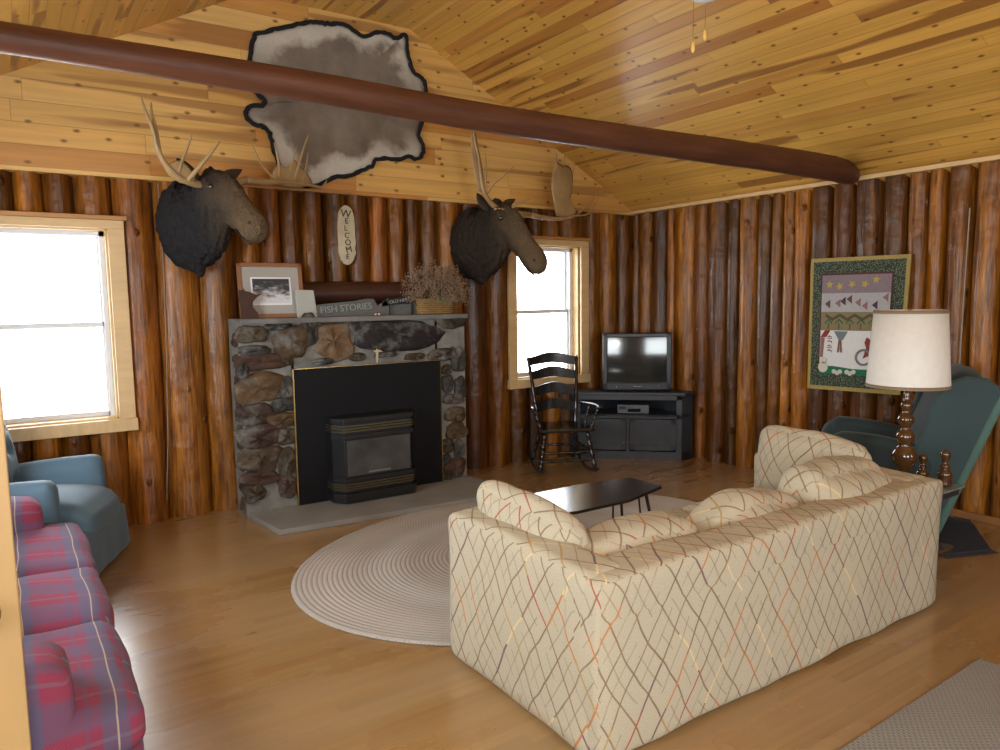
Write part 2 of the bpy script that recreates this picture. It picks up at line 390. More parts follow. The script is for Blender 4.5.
# windows
gg = G('window_glass'); tr = gg.n('ShaderNodeBsdfTransparent'); gl = gg.n('ShaderNodeBsdfGlossy'); gl.inputs['Roughness'].default_value = .02
fz = gg.n('ShaderNodeFresnel'); fz.inputs[0].default_value = 1.45; mx = gg.n('ShaderNodeMixShader')
gg.t.links.new(fz.outputs[0], mx.inputs[0]); gg.t.links.new(tr.outputs[0], mx.inputs[1]); gg.t.links.new(gl.outputs[0], mx.inputs[2])
gg.t.links.new(mx.outputs[0], gg.t.nodes['Material Output'].inputs[0]); M_glass = gg.m
def window(name, W, cas, left_cas=True):
    x0, x1, z0, z1 = W; yr = .10
    r = bpy.data.objects.new(name, None); COL.objects.link(r); r.location = (x0, 0, z0); r['kind'] = 'structure'
    X0, X1, Z1 = 0, x1-x0, z1-z0
    bm = bmesh.new()   # jamb lining
    bx(bm, X0-.005, X0+.012, -.04, .2, 0, Z1); bx(bm, X1-.012, X1+.005, -.04, .2, 0, Z1); bx(bm, X0, X1, -.04, .2, Z1-.012, Z1+.005); bx(bm, X0, X1, -.04, .2, -.005, .012)
    obj('jamb', bm, plain('jamb_pine', (.66, .43, .17), .4, var=.05), r)
    bm = bmesh.new()   # flat casing
    bx(bm, X0-cas, X0, -.085, -.055, -.0, Z1+.0); bx(bm, X1, X1+cas, -.085, -.055, 0, Z1)
    bx(bm, X0-cas, X1+cas, -.085, -.055, Z1, Z1+.055)
    obj('casing', bm, M_trim, r, bevel=.003)
    box('window_sill', X0-cas-.01, X1+cas+.01, -.10, -.03, -.085, 0, M_trimx, r, bevel=.004)
    box('cap_moulding', X0-cas-.02, X1+cas+.02, -.10, -.04, Z1+.055, Z1+.085, M_cap, r, bevel=.004)
    def sash(nm, za, zb, y):
        bm = bmesh.new(); t = .042
        bx(bm, X0+.012, X0+.012+t, y, y+.03, za, zb); bx(bm, X1-.012-t, X1-.012, y, y+.03, za, zb)
        bx(bm, X0+.012, X1-.012, y, y+.03, za, za+t*.8); bx(bm, X0+.012, X1-.012, y, y+.03, zb-t*.8, zb)
        s = obj(nm, bm, M_white, r, bevel=.004)
        box('pane', X0+.03, X1-.03, y+.012, y+.016, za+.02, zb-.02, M_glass, s)
    mid = Z1*.5
    sash('upper_sash', mid-.02, Z1-.012, .11); sash('lower_sash', .012, mid+.02, .075)
    bm = bmesh.new(); t = .03
    bx(bm, X0+.012, X0+.012+t, .05, .15, .012, Z1-.012); bx(bm, X1-.012-t, X1-.012, .05, .15, .012, Z1-.012); bx(bm, X0+.012, X1-.012, .05, .15, Z1-.042, Z1-.012)
    obj('vinyl_frame', bm, M_white, r)
    return r
window('window_1', WIN1, .10); window('window_2', WIN2, .095)

# ================================================================== FIREPLACE
fp = thing('fireplace', 'grey mortared fieldstone fireplace with black gas insert and low hearth slab', 'fireplace', (-3.25, -.2, 0))
FX0, FX1, FY, FZ = -4.15, -2.29, -.38, 1.405
def loc(p): return Vector(p)-fp.location
mort = plain('blue_grey_mortar', (.19, .185, .165), .85, var=.45, scale=9, bump=1, bscale=35)
bm = bmesh.new(); PX0, PX1, PZ1 = -3.785, -2.555, 1.06
for (a, b, c, d) in ((FX0, PX0+.02, 0, FZ), (PX1-.02, FX1, 0, FZ), (PX0, PX1, PZ1-.02, FZ)):
    bx(bm, a, b, FY+.03, -.075, c, d)
bmesh.ops.translate(bm, verts=bm.verts, vec=-fp.location); obj('mortar_core', bm, mort, fp)
g = G('fieldstone'); a_ = g.n('ShaderNodeAttribute', attribute_name='stone'); v = g.co()
n1 = g.noise(v, 14, 5, .6); n2 = g.noise(v, 60, 3)
c = g.mix(1., a_.outputs['Color'], g.ramp(n1, [(.25, (.6, .6, .64)), (.7, (1.3, 1.22, 1.15))]), 'MULTIPLY'); c = g.mix(g.step(g.noise(v, 5, 4, .7), .5, .75), c, (.19, .185, .165))
g.bump(g.M('ADD', n1, g.M('MULTIPLY', n2, .4)), .7, .012); M_stone = g.done(c, .75)
bm = bmesh.new(); sl = bm.loops.layers.color.new('stone')
TAN, RED, GRY, OLV, PUR, LT = (.27, .205, .12), (.22, .15, .115), (.19, .185, .17), (.21, .175, .11), (.10, .082, .082), (.33, .255, .17)
STONES = [(85, 130, 52, 27, OLV), (95, 188, 48, 16, GRY), (235, 155, 62, 50, TAN), (387, 155, 66, 63, LT), (615, 128, 168, 52, PUR), (400, 78, 62, 13, OLV), (300, 110, 26, 50, GRY),
    (120, 235, 80, 26, RED), (215, 225, 22, 20, OLV), (110, 330, 72, 45, TAN), (213, 330, 22, 36, GRY), (95, 435, 62, 34, RED), (195, 456, 44, 26, TAN), (205, 395, 34, 24, GRY), (110, 517, 68, 38, RED), (212, 515, 30, 28, OLV),
    (120, 600, 68, 42, TAN), (216, 610, 28, 46, OLV), (110, 668, 62, 24, RED), (95, 725, 34, 30, OLV), (217, 700, 30, 40, RED), (50, 265, 20, 26, GRY),
    (835, 82, 62, 26, OLV), (800, 205, 54, 22, RED), (856, 222, 30, 48, GRY), (817, 262, 24, 20, OLV), (820, 315, 24, 32, GRY), (866, 330, 24, 40, GRY), (838, 372, 44, 20, RED), (850, 428, 42, 30, TAN),
    (852, 492, 44, 30, TAN), (822, 545, 24, 26, OLV), (866, 560, 22, 32, GRY), (850, 632, 42, 36, RED), (815, 598, 18, 18, GRY), (820, 655, 20, 22, OLV), (180, 95, 40, 18, GRY), (480, 215, 30, 14, OLV), (350, 232, 40, 12, GRY), (700, 212, 40, 12, OLV), (590, 205, 40, 10, GRY)]
def stone(bm, c, rx, rz, col, dy=.035, axis=0):
    n0 = len(bm.faces); ph = random.uniform(0, 99); K, R = 22, 7; rings = []
    for j in range(R+1):
        t = j/R; ring = []
        for k in range(K):
            an = 2*pi*k/K; sq = (abs(cos(an))**2.9+abs(sin(an))**2.9)**(-1/2.9)
            q = (1+noise.noise(Vector((ph, cos(an)*1.1, sin(an)*1.1)))*.30+noise.noise(Vector((ph+9, cos(an)*2.6, sin(an)*2.6)))*.12)*sq
            rr = (1-t**2.2)**.6 if t < 1 else .001
            h = sin(t*pi/2)**.8*dy*(1+noise.noise(Vector((ph+5, cos(an)*t*1.5, sin(an)*t*1.5)))*.9)
            d = Vector((cos(an)*rx*rr*q, -h, sin(an)*rz*rr*q)) if axis == 0 else Vector((-h, cos(an)*rx*rr*q, sin(an)*rz*rr*q))
            ring.append(bm.verts.new(Vector(c)+d))
        rings.append(ring)
    for a, b in zip(rings, rings[1:]):
        for k in range(K):
            f = bm.faces.new((a[k], a[(k+1) % K], b[(k+1) % K], b[k])); f.smooth = True
            for l in f.loops: l[sl] = (*col, 1)
    f = bm.faces.new(rings[-1])
    for l in f.loops: l[sl] = (*col, 1)
for cx_, cy_, rx, ry, col in STONES:
    p = at(230+cx_/3.752, 300+cy_/3.752, 1, FY); jit = random.uniform(.85, 1.15)
    stone(bm, (p.x, FY+.03, p.z), rx/3.752/131*1.17, ry/3.752/131*1.17, tuple(x*jit*1.1 for x in col), random.uniform(.030, .042))
for k in range(9):   # stones showing on both flanks
    for xs in (FX0+.012, FX1-.01):
        stone(bm, (xs, FY+.08+random.uniform(0, .03), .09+k*.15), .05, .06, random.choice([TAN, RED, GRY, OLV]), .03 if xs == FX0+.012 else -.03, 1)
bmesh.ops.translate(bm, verts=bm.verts, vec=-fp.location); obj('stonework', bm, M_stone, fp)
# mantel ledge with a ragged edge
bm = bmesh.new(); pts = []
for i in range(30):
    x = FX0-.005+(FX1+.01-FX0)*i/29; pts.append((x, FY-.03-noise.noise(Vector((x*3, 1, 0)))*.03, FZ-.005))
pts += [(FX1+.005, -.075, FZ-.005), (FX0-.005, -.075, FZ-.005)]
prism(bm, [Vector(p)-fp.location for p in pts], (0, 0, .04)); led = obj('mantel_ledge', bm, plain('grey_ledge', (.17, .165, .155), .7, var=.35, scale=7, bump=.6, bscale=30), fp, bevel=.008)
MZ = FZ+.035
# hearth slab
bm = bmesh.new(); hp = [at(258, 515, 2, .04), at(280, 530, 2, .04), at(383, 513, 2, .04), at(482, 497, 2, .04), at(484, 480, 2, .04)]
hp = [Vector((p.x, p.y, 0)) for p in hp]; hp[3].x -= .03; hp += [Vector((-2.3, -.2, 0)), Vector((-4.13, -.2, 0))]
hp[0] = Vector((-4.14, -.44, 0)); prism(bm, [p-fp.location for p in hp], (0, 0, .04))
obj('hearth_slab', bm, plain('concrete_hearth', (.25, .24, .22), .7, var=.25, scale=3, bump=.3, bscale=40), fp, bevel=.006)
# black steel surround, brass edge
bm = bmesh.new(); bx(bm, PX0, PX1, FY-.012, FY+.01, .04, PZ1); bmesh.ops.translate(bm, verts=bm.verts, vec=-fp.location); obj('surround_panel', bm, M_blackm, fp)
bm = bmesh.new()
bx(bm, PX0-.008, PX0+.002, FY-.018, FY, .04, PZ1+.006); bx(bm, PX1-.002, PX1+.005, FY-.018, FY, .04, PZ1+.006); bx(bm, PX0-.008, PX1+.005, FY-.018, FY, PZ1, PZ1+.007)
bmesh.ops.translate(bm, verts=bm.verts, vec=-fp.location); obj('brass_trim', bm, M_brass, fp)
# gas insert: a box with clipped corners
IX0, IX1, IY = -3.56, -2.86, -.60
def bay(bm, x0, x1, z0, z1, yf, cl=.09, yb=FY): prism(bm, [Vector(p)-fp.location for p in ((x0, yb, z0), (x0, yf+cl, z0), (x0+cl*.7, yf, z0), (x1-cl*.7, yf, z0), (x1, yf+cl, z0), (x1, yb, z0))], (0, 0, z1-z0))
bm = bmesh.new(); bay(bm, IX0, IX1, .05, .12, IY); bay(bm, IX0+.012, IX1-.012, .12, .685, IY+.02); bay(bm, IX0, IX1, .655, .69, IY); bay(bm, IX0+.0, IX1, .20, .235, IY+.005); bay(bm, IX0, IX1, .53, .565, IY+.005)
obj('insert_body', bm, M_black, fp, bevel=.004)
bm = bmesh.new()
bm.free(); M_lv = plain('brassy_louvre', (.22, .18, .10), .3, .8)
for z in (.585, .605, .625, .145, .165, .185):
    bm = bmesh.new(); bay(bm, IX0+.004, IX1-.004, z, z+.009, IY+.006); obj('louvre_slat', bm, M_lv, fp)
bm = bmesh.new(); bx(bm, IX0+.09, IX1-.09, IY+.012, IY+.02, .25, .52)
bmesh.ops.translate(bm, verts=bm.verts, vec=-fp.location)
obj('glass_door', bm, plain('smoky_glass', (.06, .06, .058), .22, var=.5, scale=5, spec=.6), fp)
bm = bmesh.new()
for i in range(0):
    x = -3.38+i*.12; p0 = Vector((x, IY+.008, .275)); tube(bm, [p0-fp.location, p0+Vector((.13, 0, .02*(i % 2)))-fp.location], .012, 8)
bx(bm, -3.30-fp.location.x, -3.12-fp.location.x, IY+.010-fp.location.y, IY+.0125-fp.location.y, .262, .272)
obj('ember_bed', bm, plain('pale_ash_log', (.16, .15, .14), .8), fp)

# dark timber lying along the wall behind the mantel
bm = bmesh.new()
a, b = at(299, 294, 1, -.12), at(395, 293, 1, -.12)
tube(bm, smoothpath([(a.x, -.13, a.z), ((a.x+b.x)/2, -.125, a.z+.005), (b.x+.1, -.13, b.z)], 8), .092, 16)
tag(obj('mantel_log', bm, plain('dark_red_brown_log', (.05, .016, .010), .4, stretch=(1, 8, 8)), smooth=True), 'dark red-brown horizontal log against the wall behind the mantel ledge', 'log')
for o in [bpy.data.objects['mantel_log']]: autosmooth(o, 50)

# ------------------------------------------------------------------ things on the mantel
def at_y(u, v, Y): return at(u, v, 1, Y)
# framed picture leaning back
Yp = -.27
c0, c1 = at_y(240, 318, Yp), at_y(302, 264, Yp)
pw, ph = c1.x-c0.x, .405
pic = thing('framed_picture', 'framed black and white river photo with grey mat leaning on the mantel', 'picture', (c0.x+pw/2, Yp-.02, MZ))
pic.rotation_euler = (radians(-9), 0, radians(-2))
bm = bmesh.new(); t = .03
bx(bm, -pw/2, -pw/2+t, -.01, .012, 0, ph); bx(bm, pw/2-t, pw/2, -.01, .012, 0, ph); bx(bm, -pw/2, pw/2, -.01, .012, 0, t); bx(bm, -pw/2, pw/2, -.01, .012, ph-t, ph)
obj('frame', bm, plain('cherry_frame', (.26, .11, .05), .35, stretch=(6, 2, 6)), pic, bevel=.003)
box('mat_board', -pw/2+.02, pw/2-.02, -.002, .006, .02, ph-.02, plain('grey_mat', (.36, .34, .30), .8, var=.04), pic)
box('white_border', -.145, .145, -.004, 0, .095, .300, plain('white_card', (.75, .75, .74), .7, var=.02), pic)
g = G('river_photo'); v = g.co(); s_ = g.sep(v)
nn = g.noise(g.comb(g.M('MULTIPLY', s_[0], 9.), g.M('MULTIPLY', s_[2], 22.)), 1.6, 5, .7)
gr = g.M('ADD', g.M('MULTIPLY', nn, 1.6), g.M('MULTIPLY', g.M('SUBTRACT', .19, s_[2]), 4.5))
cc = g.ramp(gr, [(.55, (.03, .03, .035)), (.75, (.16, .16, .17)), (.95, (.55, .55, .56)), (1, (.6, .6, .62))]); 
box('photo_print', -.133, .133, -.0055, -.003, .107, .288, g.done(cc, .5), pic)
# rusty state-shaped metal cut-out
ol = [(238.5, 289), (243, 289), (244, 287.5), (245, 290), (250, 291), (256, 294), (263, 292.5), (257, 296), (253, 301), (253, 306), (258, 312), (259, 317.5), (241, 317.5), (240.5, 305), (239, 300)]
bm = bmesh.new(); Yc = -.335; P = [at_y(u, v, Yc) for u, v in ol]; z0 = min(p.z for p in P); P = [Vector((p.x, Yc, p.z-z0+MZ)) for p in P]
prism(bm, P, (0, .006, 0)); tag(obj('metal_cutout', bm, plain('rusty_tin', (.055, .020, .010), .7, 0, var=.35, scale=25)), 'rusty brown metal cut-out in the shape of a state in front of the framed picture', 'ornament')
# pale stone block / card
bm = bmesh.new(); p0 = at_y(299, 318, -.33); p1 = at_y(315, 292, -.33)
prism(bm, [(p0.x-.01, -.34, MZ), (p1.x+.01, -.34, MZ), (p1.x-.012, -.335, MZ+.20), (p0.x-.02, -.335, MZ+.205)], (0, .03, 0))
tag(obj('stone_block', bm, plain('pale_block', (.40, .41, .37), .8, var=.08), bevel=.003), 'pale grey square block standing at the right of the framed picture', 'ornament')
# fish stories sign
def text(body, size, mat, M, name='lettering', ext=.003, parent=None, sx=1):
    cu = bpy.data.curves.new(name, 'FONT'); cu.body = body; cu.size = size; cu.extrude = ext; cu.align_x = 'CENTER'; cu.align_y = 'CENTER'
    cu.resolution_u = 3
    tmp = bpy.data.objects.new('tmp', cu); COL.objects.link(tmp)
    dg = bpy.context.evaluated_depsgraph_get(); me = bpy.data.meshes.new_from_object(tmp.evaluated_get(dg))
    bpy.data.objects.remove(tmp); bpy.data.curves.remove(cu)
    me.transform(M @ Matrix.Diagonal((sx, 1, 1, 1))); o = link(name, me, parent, None); me.materials.clear(); me.materials.append(mat); return o
FRONT = Matrix.Rotation(radians(90), 4, 'X')   # text facing -y
M_sg = plain('weathered_grey_board', (.115, .115, .105), .8, var=.25, scale=12, stretch=(1, 6, 6))
M_sl = plain('pale_grey_letter', (.27, .28, .27), .7, var=.05)
sg = thing('fish_sign', 'grey weathered fish-shaped board with raised lettering on the mantel ledge', 'sign', (-3.27, -.33, MZ))
bm = bmesh.new()
pp = [(-.32, 0), (-.32, .085), (-.2, .10), (.0, .115), (.12, .135), (.17, .13), (.2, .075), (.3, .135), (.30, 0)]
prism(bm, [(x, 0, z) for x, z in pp], (0, .018, 0)); obj('board', bm, M_sg, sg, bevel=.003)
text('FISH STORIES', .072, M_sl, Matrix.Translation((-.06, -.003, .062)) @ Matrix.Rotation(radians(-4), 4, 'Y') @ FRONT, parent=sg, sx=1.0, ext=.004)
s2 = thing('told_here_sign', 'small black slanted sign with pale lettering between fish sign and basket', 'sign', (-2.86, -.33, MZ))
bm = bmesh.new(); prism(bm, [(-.17, 0, .07), (.115, 0, .10), (.115, 0, .165), (-.17, 0, .115)], (0, .012, 0)); prism(bm, [(-.12, .002, 0), (-.1, .002, 0), (-.1, .002, .09), (-.12, .002, .09)], (0, .01, 0)); prism(bm, [(.09, .002, 0), (.11, .002, 0), (.11, .002, .11), (.09, .002, .11)], (0, .01, 0))
obj('board', bm, plain('black_sign', (.012, .012, .012), .6), s2)
text('TOLD HERE', .036, M_sl, Matrix.Translation((-.03, -.003, .112)) @ Matrix.Rotation(radians(-8), 4, 'Y') @ FRONT, parent=s2, ext=.002, sx=1.1)
bm = bmesh.new(); prism(bm, [(-2.97, -.305, MZ), (-2.67, -.305, MZ), (-2.67, -.305, MZ+.085), (-2.97, -.305, MZ+.088)], (0, .02, 0))
tag(obj('grey_board', bm, M_sg, bevel=.002), 'short grey weathered board lying on the ledge below the small black sign', 'board')
# little pink shells on the ledge
for i, u in enumerate((375.5, 379)):
    p = at_y(u, 313, -.37); bm = bmesh.new(); bmesh.ops.create_icosphere(bm, subdivisions=2, radius=.012)
    for v in bm.verts: v.co = Vector((v.co.x, v.co.y*.7, v.co.z*(.8+.5*abs(v.co.x)/.012))) + Vector((p.x, -.372, MZ+.012))
    tag(obj('seashell', bm, plain('pink_shell', (.55, .33, .27), .4), smooth=True), 'tiny pink shell before the grey sign, %s of two' % ('left' if i == 0 else 'right'), 'shell', 'pink shells on the mantel')
# basket with dried flowers
b0, b1 = at_y(415, 316, -.26), at_y(449, 297, -.26); bw = (b1.x-b0.x); bc = (b0.x+b1.x)/2
bk = thing('flower_basket', 'woven tan basket holding a wide bunch of dried brown flowers on the mantel', 'basket', (bc, -.265, MZ+.002))
bm = bmesh.new(); n = 34
for j in range(7):
    z0 = .018*j; ring = []
    for k in range(n+1):
        an = 2*pi*k/n; s = 1+.012*j; wv = .006*(1 if (k+j) % 2 else -1)
        ring.append(((bw/2*s+wv)*max(-1, min(1, 1.25*cos(an))), (.075*s+wv)*max(-1, min(1, 1.25*sin(an))), z0+.01))
    tube(bm, ring, .0105, 6)
bx(bm, -bw/2*.95, bw/2*.95, -.07, .07, 0, .01); obj('woven_body', bm, plain('basket_reed', (.27, .165, .055), .6, var=.2, scale=30), bk, smooth=True)
M_dry = plain('dried_stem', (.16, .105, .055), .9, var=.3, scale=15); M_fl = plain('dried_floret', (.30, .20, .125), .95, var=.35, scale=30)
bm = bmesh.new(); bf = bmesh.new()
for i in range(420):
    an = random.uniform(0, 2*pi); el = math.acos(random.uniform(-.05, 1)); R = random.uniform(.14, .33)
    tip = Vector((sin(el)*cos(an)*R*1.0+.02, sin(el)*sin(an)*R*.42-.03, .11+cos(el)*R*1.0))
    st = Vector((random.uniform(-.07, .07), random.uniform(-.03, .03), .10)); mid = (st+tip)/2+Vector((0, 0, .03))
    tube(bm, [st, mid, tip], .0011, 3, caps=False)
    for q in range(11):
        c_ = tip+Vector((random.gauss(0, .02), random.gauss(0, .014), random.gauss(0, .02))); r_ = random.uniform(.0025, .0065)
        m_ = Matrix.Translation(c_) @ Matrix.Rotation(random.uniform(0, 3), 4, (random.random(), random.random(), .3)) @ Matrix.Diagonal((1, .5, 1.4, 1))
        bmesh.ops.create_icosphere(bf, subdivisions=1, radius=r_, matrix=m_)
obj('dried_stems', bm, M_dry, bk); obj('dried_blossoms', bf, M_fl, bk)
bm = bmesh.new()
for s in (-1, 1):
    tube(bm, smoothpath([(.05, -.085, .12), (.05+s*.03, -.095, .14), (.05+s*.045, -.09, .115), (.05, -.087, .12)], 5), .005, 6)
    tube(bm, [(.05, -.087, .12), (.05+s*.02, -.095, .08)], .005, 6)
obj('green_bow', bm, plain('green_ribbon', (.05, .22, .08), .5), bk)
# fungus ornament on the surround's top edge
for i in range(1):
    p = at_y(377, 353, FY-.03); bm = bmesh.new()
    for dx, dz, r in ((0, .004, .012), (.02, .008, .011), (-.02, .008, .009), (.035, .004, .008), (.008, -.012, .008), (.0, .018, .007)):
        bmesh.ops.create_icosphere(bm, subdivisions=2, radius=r, matrix=Matrix.Translation((p.x+dx, FY-.03, p.z+dz+.008)))
    bx(bm, p.x-.004, p.x+.01, FY-.034, FY-.01, PZ1+.007, p.z)
    tag(obj('antler_ornament', bm, plain('ivory', (.5, .42, .25), .5), smooth=True), 'tiny ivory ornament on the top edge of the black fireplace panel', 'ornament')
# WELCOME sign
wc = thing('welcome_sign', 'narrow whitewashed bark-edged wooden slab reading WELCOME hung above the mantel', 'sign', (-3.205, -.085, 2.08))
bm = bmesh.new(); pts = []
for k in range(36):
    an = 2*pi*k/36; x = .072*max(-1, min(1, 1.15*cos(an))); z = .235*(abs(sin(an))**.75)*(1 if sin(an) > 0 else -1)
    x *= 1+noise.noise(Vector((k*.9, 0, 1)))*.14; pts.append((x, 0, z))
prism(bm, pts, (0, .02, 0)); obj('slab', bm, plain('whitewashed_slab', (.50, .44, .30), .75, var=.2, scale=14), wc, bevel=.004)
Mk = plain('burnt_letter', (.04, .03, .02), .8)
for i, ch in enumerate('WELCOME'):
    z = .165-.056*i; rt = [6, -4, 0, 8, -5, -14, 6][i]
    text(ch, [.085, .062, .062, .062, .066, .07, .06][i], Mk, Matrix.Translation(((-.004, 0, -.008, 0, .006, .012, .0)[i], -.002, z)) @ Matrix.Rotation(radians(rt), 4, 'Y') @ FRONT, 'letter', .002, wc)

# ================================================================== HIDE
ol = [(90, 130), (130, 122), (165, 112), (195, 106), (250, 95), (285, 86), (310, 84), (345, 88), (375, 92), (410, 90), (440, 100), (465, 118), (495, 138), (520, 135), (550, 122), (590, 128), (612, 142), (630, 145), (650, 130), (662, 150), (662, 185), (672, 230), (685, 270), (705, 285), (722, 300), (733, 330), (730, 390), (725, 440),
    (712, 480), (706, 515), (722, 545), (720, 580), (700, 597), (665, 588), (630, 600), (590, 595), (545, 600), (530, 625), (490, 640), (445, 662), (400, 662), (370, 675), (330, 694), (290, 700), (240, 690), (200, 650), (170, 590), (155, 530), (142, 495), (120, 475), (95, 470), (62, 445), (60, 415), (85, 397), (120, 398), (128, 380), (105, 358), (85, 335), (74, 290), (74, 235), (78, 180)]
hid = thing('animal_hide', 'grey-brown stretched animal hide with black fur edge nailed on the gable', 'hide', (-3.15, -.09, 3.1))
OP = [at_y(230+x/3.752, y/3.752, -.095) for x, y in ol]
OP = [Vector(p) for p in smoothpath([tuple(p) for p in OP]+[tuple(OP[0])], 3)][:-1]
ctr = sum(OP, Vector())/len(OP); bm = bmesh.new(); lay = bm.verts.layers.float.new('edge')
R = 14; rings = []
for j in range(R+1):
    t = 1-j/R*.999; ring = []
    for k, p in enumerate(OP):
        q = ctr+(p-ctr)*t
        y = -.095-.012-.016*noise.noise(Vector((q.x*5, q.z*5, 2)))-.03*max(0, noise.noise(Vector((q.x*2.2, q.z*2.2, 7))))
        if j == 0: y = -.10
        vv = bm.verts.new(Vector((q.x, y, q.z))-hid.location); vv[lay] = t; ring.append(vv)
    rings.append(ring)
N = len(OP)
for a, b in zip(rings, rings[1:]):
    for k in range(N): bm.faces.new((a[k], a[(k+1) % N], b[(k+1) % N], b[k]))
bm.faces.new(rings[-1])
g = G('raw_hide'); v = g.co(); s_ = g.sep(v); e_ = g.n('ShaderNodeAttribute', attribute_name='edge').outputs['Fac']
n1 = g.noise(v, 3.2, 4, .6); n2 = g.noise(v, 45, 3)
wht = g.M('MULTIPLY', g.step(g.M('ADD', e_, g.M('MULTIPLY', g.M('SUBTRACT', n1, .5), .75)), .72, .86), g.step(g.M('ABSOLUTE', s_[2]), .12, .38))
c = g.ramp(n1, [(.3, (.13, .105, .08)), (.55, (.20, .165, .13)), (.75, (.27, .235, .195))])
c = g.mix(wht, c, (.56, .53, .46)); c = g.mix(g.M('MULTIPLY', n2, .25), c, (.12, .10, .08))
g.bump(g.noise(v, 9, 5), .5, .02); hm = g.done(c, .85)
ho = obj('skin', bm, hm, hid, smooth=True); so = ho.modifiers.new('t', 'SOLIDIFY'); so.thickness = .006
bm = bmesh.new()
fp_ = [p-hid.location+Vector((noise.noise(Vector((i*.8, 0, 0)))*.012, -.012, noise.noise(Vector((i*.8, 5, 0)))*.012)) for i, p in enumerate(OP)]
tube(bm, fp_+[fp_[0]], [.017+.007*noise.noise(Vector((i*.9, 3, 0))) for i in range(len(fp_)+1)], 7)
obj('fur_edge', bm, plain('black_fur', (.008, .008, .010), .95, bump=1, bscale=150), hid, smooth=True)

# ================================================================== MOOSE HEADS
def displace(o, scale, strength):
    tx = bpy.data.textures.new('fur_noise', 'CLOUDS'); tx.noise_scale = scale; tx.noise_depth = 3
    d = o.modifiers.new('fur', 'DISPLACE'); d.texture = tx; d.strength = strength; d.mid_level = .5; d.texture_coords = 'GLOBAL'
def moose_fur(name, base):
    g = G(name); v = g.co(); s_ = g.sep(v)
    n1 = g.noise(v, 6, 4, .6); n2 = g.noise(v, 80, 3)
    a_ = g.n('ShaderNodeAttribute', attribute_name='face').outputs['Fac']
    c = g.mix(g.step(g.M('ADD', a_, g.M('MULTIPLY', g.M('SUBTRACT', n1, .5), .5)), .1, .85), base, (.15, .10, .055))
    c = g.mix(g.M('MULTIPLY', n2, .5), c, tuple(x*.3 for x in base))
    g.bump(g.M('ADD', n2, g.noise(v, 30, 3)), .8, .012); return g.done(c, .85, spec=.2)
M_eye = plain('glass_eye', (.01, .006, .004), .05, var=0, spec=1); M_nost = plain('nostril_black', (.01, .009, .008), .5)
M_ant = plain('antler_bone', (.36, .24, .11), .42, var=.3, scale=9); M_ear = plain('ear_fur', (.05, .035, .022), .9, bump=.8, bscale=90)
